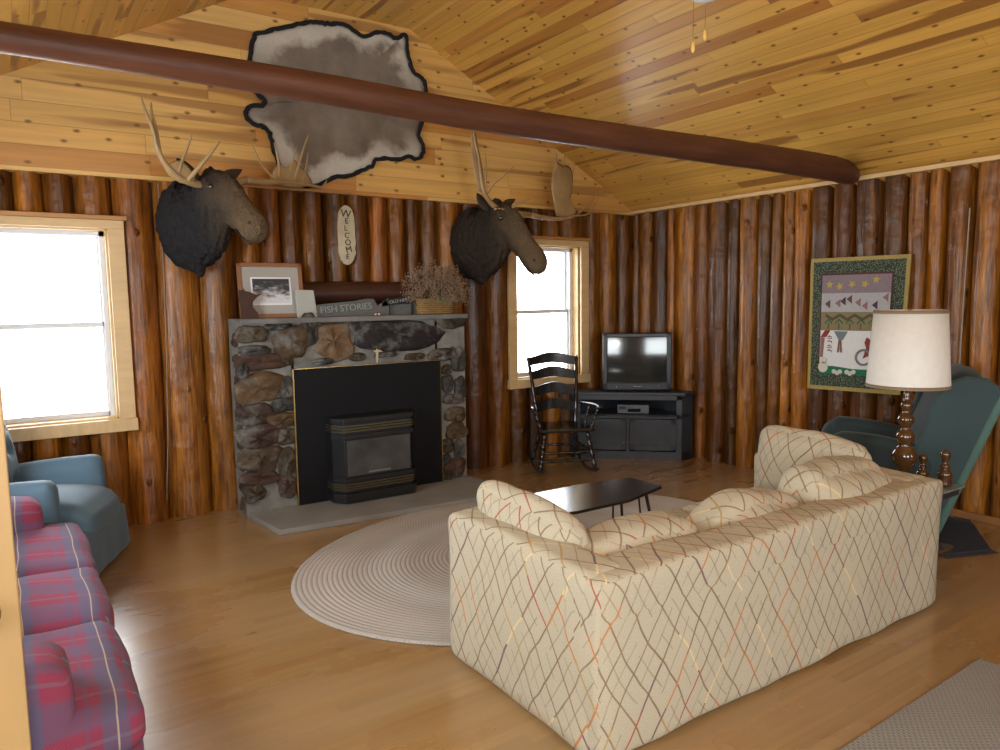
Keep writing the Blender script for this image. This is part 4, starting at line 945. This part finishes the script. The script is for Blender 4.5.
# ================================================================== BLUE ARMCHAIR
def velvet(name, c1, c2, sh=.6):
    g = G(name); v = g.co(); c = g.mix(g.noise(v, 4, 4, .6), c1, c2); c = g.mix(g.M('MULTIPLY', g.noise(v, 140, 2), .25), c, tuple(x*.5 for x in c1)); g.bump(g.noise(v, 200, 2), .35, .002)
    return g.done(c, .75, sheen=sh*.2)
M_bl = velvet('blue_chair_fabric', (.08, .145, .205), (.12, .21, .285))
bc_ = thing('blue_armchair', 'blue upholstered rocker recliner with button-tufted back under the left window', 'armchair', (-5.50, -.655, 0), radians(-24))
# local: +x is forward
def cb(parent, mat, name, x0, x1, y0, y1, z0, z1, r, **k): return rbox(name, ((x0+x1)/2, (y0+y1)/2, (z0+z1)/2), (x1-x0, y1-y0, z1-z0), r, mat, parent, **k)
def skirt(p, q):
    x, y, z = p; s = .05*(1-q[2])/2; return (x*(1+s)+.004*sin(y*30)*(1-q[2])/2, y*(1+s)+.004*sin(x*28)*(1-q[2])/2, z)
cb(bc_, M_bl, 'skirted_base', -.34, .45, -.36, .36, .015, .30, .03, n=22, shape=skirt)
def seat_(p, q):
    x, y, z = p
    if q[0] > .3: z -= .05*(q[0]-.3)**2/.49
    return (x, y, z)
cb(bc_, M_bl, 'seat', -.30, .455, -.27, .27, .27, .455, .07, n=18, puff=(.015, .01, .03), shape=seat_)
for s in (-1, 1):
    def arm_(p, q):
        x, y, z = p; return (x, y+.025*s*(q[0]-.3), z+.03*q[0]*max(0, q[2]))
    a0, a1 = sorted((s*.26, s*.405)); cb(bc_, M_bl, 'arm', -.32, .33, a0, a1, .12, .585, .062, n=18, puff=(.01, .012, .012), shape=arm_)
def tuft(p, q):
    x, y, z = p; taper = 1-.16*max(0, q[2])**2
    if q[0] > .5:
        k = 0
        for by in (-.17, 0, .17):
            for bz in (-.16, .04, .24):
                d2 = (y-by-(.0 if True else 0))**2+(z-bz)**2; k += math.exp(-d2/.0016)
        x += .035*abs(cos(y*pi/.17))*abs(cos((z-.04)*pi/.2))*.0 - .045*min(1, k)
    z -= .10*abs(q[1])**2.6*max(0, q[2])
    return (x, y*taper, z)
Mb = Matrix.Translation((-.19, 0, .32)) @ Matrix.Rotation(radians(-9), 4, 'Y')
rbox('backrest', (0, 0, .33), (.20, .66, .66), .085, M_bl, bc_, n=34, puff=(.055, .0, .02), shape=tuft, M=Mb)
for by in (-.17, 0, .17):
    for bz in (-.16, .04, .24):
        bm = bmesh.new(); bmesh.ops.create_uvsphere(bm, u_segments=10, v_segments=6, radius=.013, matrix=Mb @ Matrix.Translation((.112, by*.97, .33+bz)) @ Matrix.Diagonal((.6, 1, 1, 1)))
        obj('tuft_button', bm, M_bl, bc_, smooth=True)

# ================================================================== GREEN RECLINER
M_gr = velvet('dark_teal_velvet', (.008, .021, .025), (.020, .043, .048), .6)
M_gl = velvet('light_teal_back', (.055, .12, .10), (.085, .17, .14), .2)
gr_ = thing('green_recliner', 'dark teal velvet recliner tipped back in the right corner beside the lamp', 'armchair', (-.80, -3.12, 0), math.atan2(.84, -.54))
Mt_ = Matrix.Translation((0, 0, .04)) @ Matrix.Rotation(radians(-9), 4, 'Y')
cb(gr_, M_gr, 'seat_base', -.22, .34, -.28, .28, .03, .24, .03, n=12)
cb(gr_, M_gr, 'seat', -.22, .44, -.24, .24, .26, .46, .07, n=16, puff=(.02, 0, .04), M=Mt_)
for s in (-1, 1):
    a0, a1 = sorted((s*.22, s*.40))
    cb(gr_, M_gr, 'arm', -.22, .40, a0, a1, .14, .60, .088, n=18, puff=(.03, .02, .03), M=Mt_)
Mg = Matrix.Translation((-.14, 0, .10)) @ Matrix.Rotation(radians(-20), 4, 'Y')
def bk2(p, q):
    x, y, z = p; y *= 1-.08*max(0, q[2])**3; z -= .05*abs(q[1])**3*max(0, q[2]); return (x+.03*max(0, q[2])**2, y, z)
rbox('backrest', (0, 0, .52), (.24, .70, 1.02), .10, M_gr, gr_, n=26, puff=(.05, .02, .02), shape=bk2, M=Mg, wob=.008)
rbox('back_panel', (-.135, 0, .50), (.06, .80, .98), .028, M_gl, gr_, n=12, M=Mg)
M_wing = velvet('teal_side_velvet', (.020, .044, .047), (.034, .068, .070), .5)
for s in (-1, 1):
    bm = bmesh.new(); prof = [(-.13, .0), (.16, .02), (.19, .35), (.15, .60), (.17, .80), (.15, .93), (.08, 1.0), (-.03, 1.03), (-.13, .99)]
    prism(bm, [(x, s*.345, z) for x, z in prof], (0, s*.045, 0))
    for v in bm.verts: v.co = Mg @ v.co
    obj('wing', bm, M_wing, gr_, bevel=.016)

# ================================================================== END TABLE, LAMP, CANDLESTICK
M_maple = plain('glossy_maple', (.075, .030, .008), .16, var=.2, scale=9, coat=.6)
TX0, TX1, TY0, TY1, TZ = -1.68, -1.24, -3.84, -3.38, .505
et = thing('end_table', 'small glass-topped end table with turned posts beside the patterned sofa', 'table', ((TX0+TX1)/2, (TY0+TY1)/2, 0))
hx, hy = (TX1-TX0)/2, (TY1-TY0)/2
bm = bmesh.new(); bx(bm, -hx+.02, hx-.02, -hy+.02, hy-.02, TZ-.05, TZ-.008); obj('apron', bm, plain('dark_apron', (.03, .028, .03), .4), et, bevel=.004)
gm = plain('green_tint_glass', (.20, .24, .23), .06, var=.05, spec=1); box('glass_top', -hx, hx, -hy, hy, TZ-.008, TZ, gm, et, bevel=.002)
box('lower_shelf', -hx+.03, hx-.03, -hy+.03, hy-.03, .15, .17, M_maple, et, bevel=.003)
post = [(.018, 0), (.022, .01), (.014, .04), (.02, .08), (.024, .14), (.02, .17), (.024, .2), (.015, .25), (.022, .32), (.016, .40), (.024, .44), (.024, TZ-.008)]
fin = [(.028, TZ), (.038, TZ+.006), (.040, TZ+.018), (.030, TZ+.04), (.034, TZ+.055), (.038, TZ+.07), (.022, TZ+.09), (.014, TZ+.095), (.022, TZ+.105), (.020, TZ+.118), (.012, TZ+.122), (.016, TZ+.14), (.024, TZ+.165), (.025, TZ+.18), (.017, TZ+.195), (.001, TZ+.2)]
for sx in (-1, 1):
    for sy in (-1, 1):
        bm = bmesh.new(); lathe(bm, post, 16, (sx*(hx-.13), sy*(hy-.13), 0)); obj('leg', bm, M_maple, et, smooth=True)
bm = bmesh.new(); lathe(bm, fin, 20, (0, 0, -TZ), capt=True); o = obj('wooden_finial', bm, M_maple, smooth=True); o.location = (-1.335, -3.775, TZ)
tag(o, 'turned brown wooden finial ornament at the near right corner of the end table', 'ornament', 'turned ornaments on the end table')
bm = bmesh.new(); lathe(bm, [(r*.9, z) for r, z in fin], 20, (0, 0, -TZ)); o = obj('wooden_finial', bm, M_maple, smooth=True); o.location = (-1.345, -3.665, TZ)
o.scale = (1, 1, .80); tag(o, 'shorter turned wooden ornament standing right against the lamp base', 'ornament', 'turned ornaments on the end table')
lp = thing('table_lamp', 'turned dark wooden table lamp with cream drum shade behind the sofa', 'lamp', (-1.42, -3.60, TZ))
bm = bmesh.new()
prof = [(.075, 0), (.078, .012), (.06, .02), (.045, .03), (.05, .045), (.03, .055), (.035, .07), (.062, .10), (.082, .135), (.084, .16), (.06, .195), (.035, .215), (.055, .235), (.062, .262), (.045, .288), (.028, .30), (.032, .315), (.052, .34), (.055, .36), (.036, .385), (.022, .395), (.03, .41), (.04, .43), (.03, .452), (.018, .46), (.026, .48), (.018, .50), (.016, .56)]
lathe(bm, [(r*.8, z) for r, z in prof], 28); obj('turned_base', bm, M_maple, lp, smooth=True)
bm = bmesh.new(); lathe(bm, [(.006, .55), (.006, .93), (.010, .935), (.010, .95), (.004, .96)], 10)
for k in range(3):
    a = 2*pi*k/3; tube(bm, [(0, 0, .94), (.176*cos(a), .176*sin(a), .94)], .002, 5)
obj('stem', bm, M_brass, lp)
shm = G('cream_shade'); v = shm.co(); c = shm.mix(shm.noise(v, 30, 3), (.66, .64, .58), (.76, .74, .69)); shm.done(c, .7)
bm = bmesh.new(); z0, z1 = .535, .955
lathe(bm, [(.207, z0), (.179, z1), (.176, z1), (.204, z0)], 48, capb=False, capt=False)
bm.faces.ensure_lookup_table(); lo = obj('shade', bm, shm.m, lp, smooth=True)
for zb, r0 in ((z0, .2085), (z1-.018, .1825)):
    bm = bmesh.new(); lathe(bm, [(r0, zb), (r0-.0012, zb+.018), (r0-.006, zb+.018), (r0-.004, zb)], 48, capb=False, capt=False); bmesh.ops.bridge_loops if False else None
    obj('shade_band', bm, plain('tan_band', (.22, .15, .09), .6), lp, smooth=True)

# ================================================================== COFFEE TABLE
ct = thing('coffee_table', 'low black boat-shaped coffee table on thin legs standing on the rug', 'table', (-2.76, -2.40, .0155))
CZ = .366
top = [(.56, -.13), (.575, -.115), (.575, .145), (.56, .165), (.2, .22), (-.2, .22), (-.56, .165), (-.575, .145), (-.575, -.115), (-.56, -.13), (-.2, -.23), (.2, -.23)]
bm = bmesh.new(); prism(bm, [(x, y, CZ-.018) for x, y in top], (0, 0, .018))
obj('table_top', bm, plain('black_lacquer', (.010, .010, .011), .2, var=.2, coat=.3), ct, bevel=.005)
for sx in (-1, 1):
    for sy in (-1, 1):
        bm = bmesh.new(); tube(bm, [(sx*.44, sy*.11, CZ-.018), (sx*.50, sy*.15, .0)], [.011, .007], 10); obj('leg', bm, M_black, ct, smooth=True)
for sy in (-1, 1):
    bm = bmesh.new(); tube(bm, [(.38, sy*.11, CZ-.018), (.38+.02, sy*.14, 0)], .006, 8)
    obj('leg', bm, M_black, ct, smooth=True)

# ================================================================== TV STAND, TV, RECORDER
M_std = plain('black_stained_wood', (.035, .040, .048), .38, var=.25, scale=5, stretch=(3, 3, 1))
fa = math.atan2(-.72, -.70)                      # facing direction
ST = Vector((-.615, -.585, 0)); FWD = Vector((cos(fa), sin(fa), 0)); LAT = Vector((-FWD.y, FWD.x, 0))  # LAT points to image right
st_ = thing('tv_stand', 'black corner television stand with open shelf and two beadboard doors', 'cabinet', ST, fa)
HW, SH = .505, .655
# local: +x forward, +y = LAT (image right)
def toL(x, y): d = Vector((x, y, 0))-ST; return (d.dot(FWD), d.dot(LAT))
pent = [(0, -HW), (0, HW), toL(-.12, -.95), toL(-.12, -.14), toL(-.97, -.14)]
pent[2] = (pent[2][0], pent[2][1]); 
def pr_(bm, poly, z0, z1): prism(bm, [(x, y, z0) for x, y in poly], (0, 0, z1-z0))
cen = Vector((sum(p[0] for p in pent)/5, sum(p[1] for p in pent)/5))
bm = bmesh.new(); over = [(.02, -HW-.03), (.02, HW+.03), (pent[2][0]-.0, pent[2][1]+.02), pent[3], (pent[4][0], pent[4][1]-.02)]
pr_(bm, over, SH-.03, SH); obj('top_panel', bm, M_std, st_, bevel=.006)
bm = bmesh.new(); pr_(bm, pent, .0, .08); pr_(bm, pent, .42, .44)
bx(bm, -.02, 0, -HW, -HW+.05, .08, SH-.03); bx(bm, -.02, 0, HW-.05, HW, .08, SH-.03); bx(bm, -.02, 0, -HW, HW, SH-.075, SH-.03); bx(bm, -.02, 0, -HW, HW, .40, .44); bx(bm, -.02, 0, -.015, .015, .08, .42)
for a, b in ((1, 2), (2, 3), (3, 4), (4, 0)):
    p, q = Vector((*pent[a], 0)), Vector((*pent[b], 0)); t = (q-p).normalized(); nrm = Vector((-t.y, t.x, 0))*.015
    if nrm.dot(Vector((cen.x, cen.y, 0))-p) < 0: nrm = -nrm
    prism(bm, [p, q, q+nrm, p+nrm], (0, 0, SH-.03))
obj('carcass', bm, M_std, st_)
for s in (-1, 1):
    y0, y1 = sorted((s*.018, s*(HW-.052))); bm = bmesh.new(); fw = .045
    bx(bm, 0, .018, y0, y0+fw, .095, .395); bx(bm, 0, .018, y1-fw, y1, .095, .395); bx(bm, 0, .018, y0, y1, .095, .095+fw); bx(bm, 0, .018, y0, y1, .395-fw, .395)
    k = y0+fw
    while k < y1-fw-.001: bx(bm, .0, .008, k, min(k+.016, y1-fw), .095+fw, .395-fw); bx(bm, .0, .005, k, min(k+.021, y1-fw), .095+fw, .395-fw); k += .021
    d = obj('door', bm, M_std, st_)
    bm = bmesh.new(); bmesh.ops.create_uvsphere(bm, u_segments=10, v_segments=8, radius=.009, matrix=Matrix.Translation((.026, s*.035, .17))); obj('knob', bm, M_chrome, d, smooth=True)
tv = thing('television', 'boxy dark grey tube television standing on the black corner stand', 'television', ST+FWD*-.07+LAT*.085+Vector((0, 0, SH)), fa+radians(4))
M_tv = plain('charcoal_plastic', (.018, .018, .020), .35, var=.05)
TW, TH = .325, .56
bm = bmesh.new()
bx(bm, -.12, -.012, -TW, TW, .012, TH)
a = [(-.12, -TW, .012), (-.12, TW, .012), (-.12, TW, TH), (-.12, -TW, TH)]; b = [(-.40, -.19, .03), (-.40, .19, .03), (-.40, .19, .36), (-.40, -.19, .36)]
va = [bm.verts.new(p) for p in a]; vb = [bm.verts.new(p) for p in b]; bm.faces.new(vb)
for i in range(4): bm.faces.new((va[i], va[(i+1) % 4], vb[(i+1) % 4], vb[i]))
bx(bm, -.36, -.03, -.25, .25, 0, .03); obj('cabinet', bm, M_tv, tv, bevel=.008)
bm = bmesh.new(); e = .045
bx(bm, -.02, .012, -TW, -TW+e, .012, TH); bx(bm, -.02, .012, TW-e, TW, .012, TH); bx(bm, -.02, .012, -TW, TW, TH-.04, TH); bx(bm, -.02, .012, -TW, TW, .012, .085)
obj('bezel', bm, M_tv, tv, bevel=.008)
bm = bmesh.new(); n = 14; grid = []
for i in range(n+1):
    row = []
    for j in range(n+1):
        s, t = i/n*2-1, j/n*2-1; row.append(bm.verts.new((.011-.010*(s*s)-.010*(t*t), s*(TW-e+.004), (.085+TH-.04)/2+t*((TH-.04-.085)/2+.003))))
    grid.append(row)
for i in range(n):
    for j in range(n): bm.faces.new((grid[i][j], grid[i+1][j], grid[i+1][j+1], grid[i][j+1]))
obj('screen', bm, plain('tube_screen', (.022, .023, .022), .10, var=0, spec=.8), tv, smooth=True)
bm = bmesh.new(); bx(bm, .012, .014, -.035, .045, .045, .052); obj('maker_badge', bm, M_chrome, tv)
bm = bmesh.new(); bx(bm, .012, .0135, -.20, -.19, .04, .05); obj('button', bm, M_chrome, tv); bm = bmesh.new(); bx(bm, .012, .0135, .2, .21, .04, .05); obj('button', bm, M_chrome, tv)
vc = thing('video_recorder', 'flat silver-grey video recorder on the open shelf of the black stand', 'video recorder', ST+FWD*-.03+LAT*.0+Vector((0, 0, .44)), fa)
M_vcr = plain('grey_metal', (.10, .11, .125), .35, .4, var=.05)
box('case', -.26, 0, -.10, .20, .004, .088, M_vcr, vc, bevel=.003)
box('display_window', 0, .003, .0, .12, .02, .05, plain('black_display', (.006, .006, .008), .1), vc)
box('tape_slot', 0, .003, -.085, -.02, .045, .07, plain('black_slot', (.006, .006, .008), .3), vc)
for k in (-.06, -.03, .14, .165):
    bm = bmesh.new(); bx(bm, 0, .004, k, k+.014, .02, .03); obj('button', bm, M_chrome, vc)

# ================================================================== ROCKING CHAIR
M_rk = plain('black_lacquered_wood', (.010, .007, .006), .2, var=.3, scale=12, coat=.5)
ra = math.atan2(-.91, -.42)
rk = thing('rocking_chair', 'black ladder-back rocking chair before the right window', 'rocking chair', (-1.40, -.55, 0), ra)
# local: +x forward, +y = image right
def turned(bm, p, q, r, beads=4, seg=12):
    p, q = Vector(p), Vector(q); n = 28
    tube(bm, [p+(q-p)*i/n for i in range(n+1)], [r*(.72+.42*abs(sin(pi*beads*i/n))**1.5) for i in range(n+1)], seg)
SHt = .385
bm = bmesh.new(); sp = []   # seat, wider at front
for (x, y) in [(.22, -.245), (.235, -.2), (.235, .2), (.22, .245), (.0, .23), (-.2, .19), (-.22, .16), (-.22, -.16), (-.2, -.19), (0, -.23)]: sp.append((x, y, SHt))
prism(bm, sp, (0, 0, .03)); obj('seat', bm, M_rk, rk, bevel=.01)
PT = {}
for s in (-1, 1):
    bm = bmesh.new(); n = 40; p, q = Vector((-.19, s*.175, SHt)), Vector((-.36, s*.235, 1.02))
    pts, rs = [], []
    for i in range(n+1):
        t = i/n; pts.append(p+(q-p)*t+Vector((.02*sin(t*pi), 0, 0))); r = .015+.003*abs(sin(t*14))
        if t > .93: r = [.016, .019, .013, .006][min(3, int((t-.93)/.0176))]
        rs.append(r)
    tube(bm, pts, rs, 12); obj('back_post', bm, M_rk, rk, smooth=True); PT[s] = (p, q)
for k, t in enumerate((.27, .50, .73, .935)):
    bm = bmesh.new(); a = PT[-1][0]+(PT[-1][1]-PT[-1][0])*t; b = PT[1][0]+(PT[1][1]-PT[1][0])*t; n = 20; hgt = .058
    L1, L2 = [], []
    for i in range(n+1):
        u = i/n; c = a+(b-a)*u+Vector((-.03*sin(pi*u)+.012, 0, 0)); arch = .042*sin(pi*u)**2+.012*(sin(3*pi*u) if False else abs(sin(2*pi*u))**2*.4)
        L1.append(c+Vector((0, 0, hgt*.55+arch))); L2.append(c+Vector((0, 0, -hgt*.65+arch*.35-.008*abs(cos(pi*u)))))
    for th in (0,):
        v1 = [bm.verts.new(p) for p in L1]; v2 = [bm.verts.new(p) for p in L2]; v3 = [bm.verts.new(p+Vector((-.012, 0, 0))) for p in L1]; v4 = [bm.verts.new(p+Vector((-.012, 0, 0))) for p in L2]
        for i in range(n):
            bm.faces.new((v1[i], v1[i+1], v2[i+1], v2[i])); bm.faces.new((v3[i], v4[i], v4[i+1], v3[i+1])); bm.faces.new((v1[i], v3[i], v3[i+1], v1[i+1])); bm.faces.new((v2[i], v2[i+1], v4[i+1], v4[i]))
    obj('ladder_slat', bm, M_rk, rk, smooth=False)
for s in (-1, 1):
    bm = bmesh.new(); pts = smoothpath([(-.235, s*.20, .595), (-.08, s*.245, .60), (.08, s*.285, .605), (.18, s*.30, .60), (.215, s*.30, .585)], 5)
    tube(bm, pts, [.014+.012*min(1, i/len(pts)*1.4) for i in range(len(pts)-1)]+[.012], 12, flat=(Vector((0, 0, 1)), .55)); obj('armrest', bm, M_rk, rk, smooth=True)
    bm = bmesh.new(); turned(bm, (.17, s*.225, SHt+.02), (.16, s*.295, .595), .014, 3); obj('arm_spindle', bm, M_rk, rk, smooth=True)
    bm = bmesh.new(); turned(bm, (.0, s*.215, SHt+.02), (-.02, s*.262, .595), .010, 3); obj('arm_spindle', bm, M_rk, rk, smooth=True)
    bm = bmesh.new(); turned(bm, (.16, s*.19, SHt), (.22, s*.25, .05), .018, 4); obj('leg', bm, M_rk, rk, smooth=True)
    bm = bmesh.new(); turned(bm, (-.16, s*.16, SHt), (-.22, s*.225, .055), .018, 4); obj('leg', bm, M_rk, rk, smooth=True)
    bm = bmesh.new(); pts = []; Rr = .95
    for i in range(19):
        x = -.42+.76*i/18; xx = x; pts.append((x, s*(.238+.012*x), Rr-math.sqrt(Rr*Rr-xx*xx)+.014))
    tube(bm, pts, [.012]+[.017]*17+[.013], 10, flat=(Vector((0, 1, 0)), .75)); obj('rocker', bm, M_rk, rk, smooth=True)
for (x, z, w_) in ((.19, .20, .215), (.205, .13, .225), (-.19, .2, .19)):
    bm = bmesh.new(); turned(bm, (x, -w_, z), (x, w_, z), .012, 3); obj('stretcher', bm, M_rk, rk, smooth=True)
for s in (-1, 1):
    bm = bmesh.new(); turned(bm, (.19, s*.215, .22), (-.19, s*.19, .22), .011, 3); obj('stretcher', bm, M_rk, rk, smooth=True)

# ================================================================== DOOR at the left edge
dr = bpy.data.objects.new('door_1', None); COL.objects.link(dr); dr.location = (-6.36, -4.16, 0); dr['kind'] = 'structure'
M_door = plain('yellow_pine_door', (.36, .225, .085), .5, var=.12, scale=3, stretch=(6, 6, .8))
bm = bmesh.new(); DW = 6.36-5.512
bx(bm, 0, DW, 0, .042, .01, 2.03); obj('door_leaf', bm, M_door, dr, bevel=.003)
for y, sg_ in ((-.001, -1), (.043, 1)):
    bm = bmesh.new()
    for z in (.2, 1.1): bx(bm, .12, DW-.14, y, y+sg_*.006, z, z+.75)
    obj('door_panel', bm, M_door, dr, bevel=.004)
    bm = bmesh.new(); lathe(bm, [(.03, 0), (.03, .006), (.012, .01), (.012, .03), (.026, .04), (.028, .055), (.018, .066), (.001, .068)], 20)
    Mr_ = Matrix.Translation((DW-.056, y, 1.02)) @ Matrix.Rotation(radians(90*-sg_), 4, 'X')
    for v in bm.verts: v.co = Mr_ @ v.co
    obj('door_handle', bm, M_brass, dr, smooth=True)
bm = bmesh.new(); bx(bm, DW, DW+.001, .012, .032, .96, 1.08); obj('latch_plate', bm, M_brass, dr)

# ================================================================== CABLES, CEILING LIGHT
def cable(pts, label, r=.004):
    bm = bmesh.new(); tube(bm, pts, r, 6); tag(obj('wall_cable', bm, plain('grey_cable', (.24, .20, .16), .5)), label, 'cable')
p0, p1 = at_y(157, 186, -.02), at_y(166, 500, -.02)
cable([(p0.x, -.055, 2.38), (p0.x+.004, -.05, 1.8), (p0.x-.01, -.055, 1.2), ((p0.x+p1.x)/2, -.05, .6), (p1.x, -.055, .15)], 'thin grey cable running down the logs right of the left window', .0035)
q0, q1 = at(971, 208, 0, -.06), at(959, 372, 0, -.06)
cable([(-.075, q0.y, q0.z), (-.07, (q0.y+q1.y)/2, (q0.z+q1.z)/2), (-.075, q1.y, .3)], 'thin pale cable hanging down the right log wall behind the lamp', .0045)
cl = thing('ceiling_light', 'white ceiling light with two wooden-bead pull chains at the top of the slope', 'ceiling light', (0, 0, 0))
CL = at(706, -6, 0, -2.55); CL = Vector((-2.42, 0, 0)); 
d = FW+RT*((706-500)/F_PX)-UP*((1-375)/F_PX); tt = (-2.55-CAM.x)/d.x
cp = CAM+d*2.9; ceilz = H-SL*cp.x if cp.x > XR else HF
cl.location = (cp.x, cp.y, min(ceilz, HF))
dz = cp.z-cl.location.z
bm = bmesh.new(); lathe(bm, [(.05, 0), (.05, dz+.14), (.02, dz+.14)][:1]+[(.012, -.02), (.012, dz+.14)], 12, capb=False, capt=False); obj('down_rod', bm, M_white, cl)
bm = bmesh.new(); lathe(bm, [(.03, dz+.16), (.07, dz+.13), (.085, dz+.05), (.06, dz+.015), (.03, dz+.004), (.001, dz)], 24); obj('white_housing', bm, M_white, cl, smooth=True)
for (u, v) in ((693, 47), (705, 35)):
    d = FW+RT*((u-500)/F_PX)-UP*((v-375)/F_PX); k = 2.9+(.05 if u == 705 else 0); e_ = CAM+d*k-cl.location
    bm = bmesh.new(); tube(bm, [(e_.x, e_.y, e_.z), (e_.x, e_.y, dz+.03)], .0009, 5); ch = obj('pull_chain', bm, M_brass, cl)
    bm = bmesh.new(); lathe(bm, [(.001, -.024), (.006, -.02), (.0085, -.005), (.006, .012), (.002, .022)], 12, (e_.x, e_.y, e_.z)); obj('wooden_bead', bm, plain('honey_bead', (.62, .36, .09), .4), ch, smooth=True)
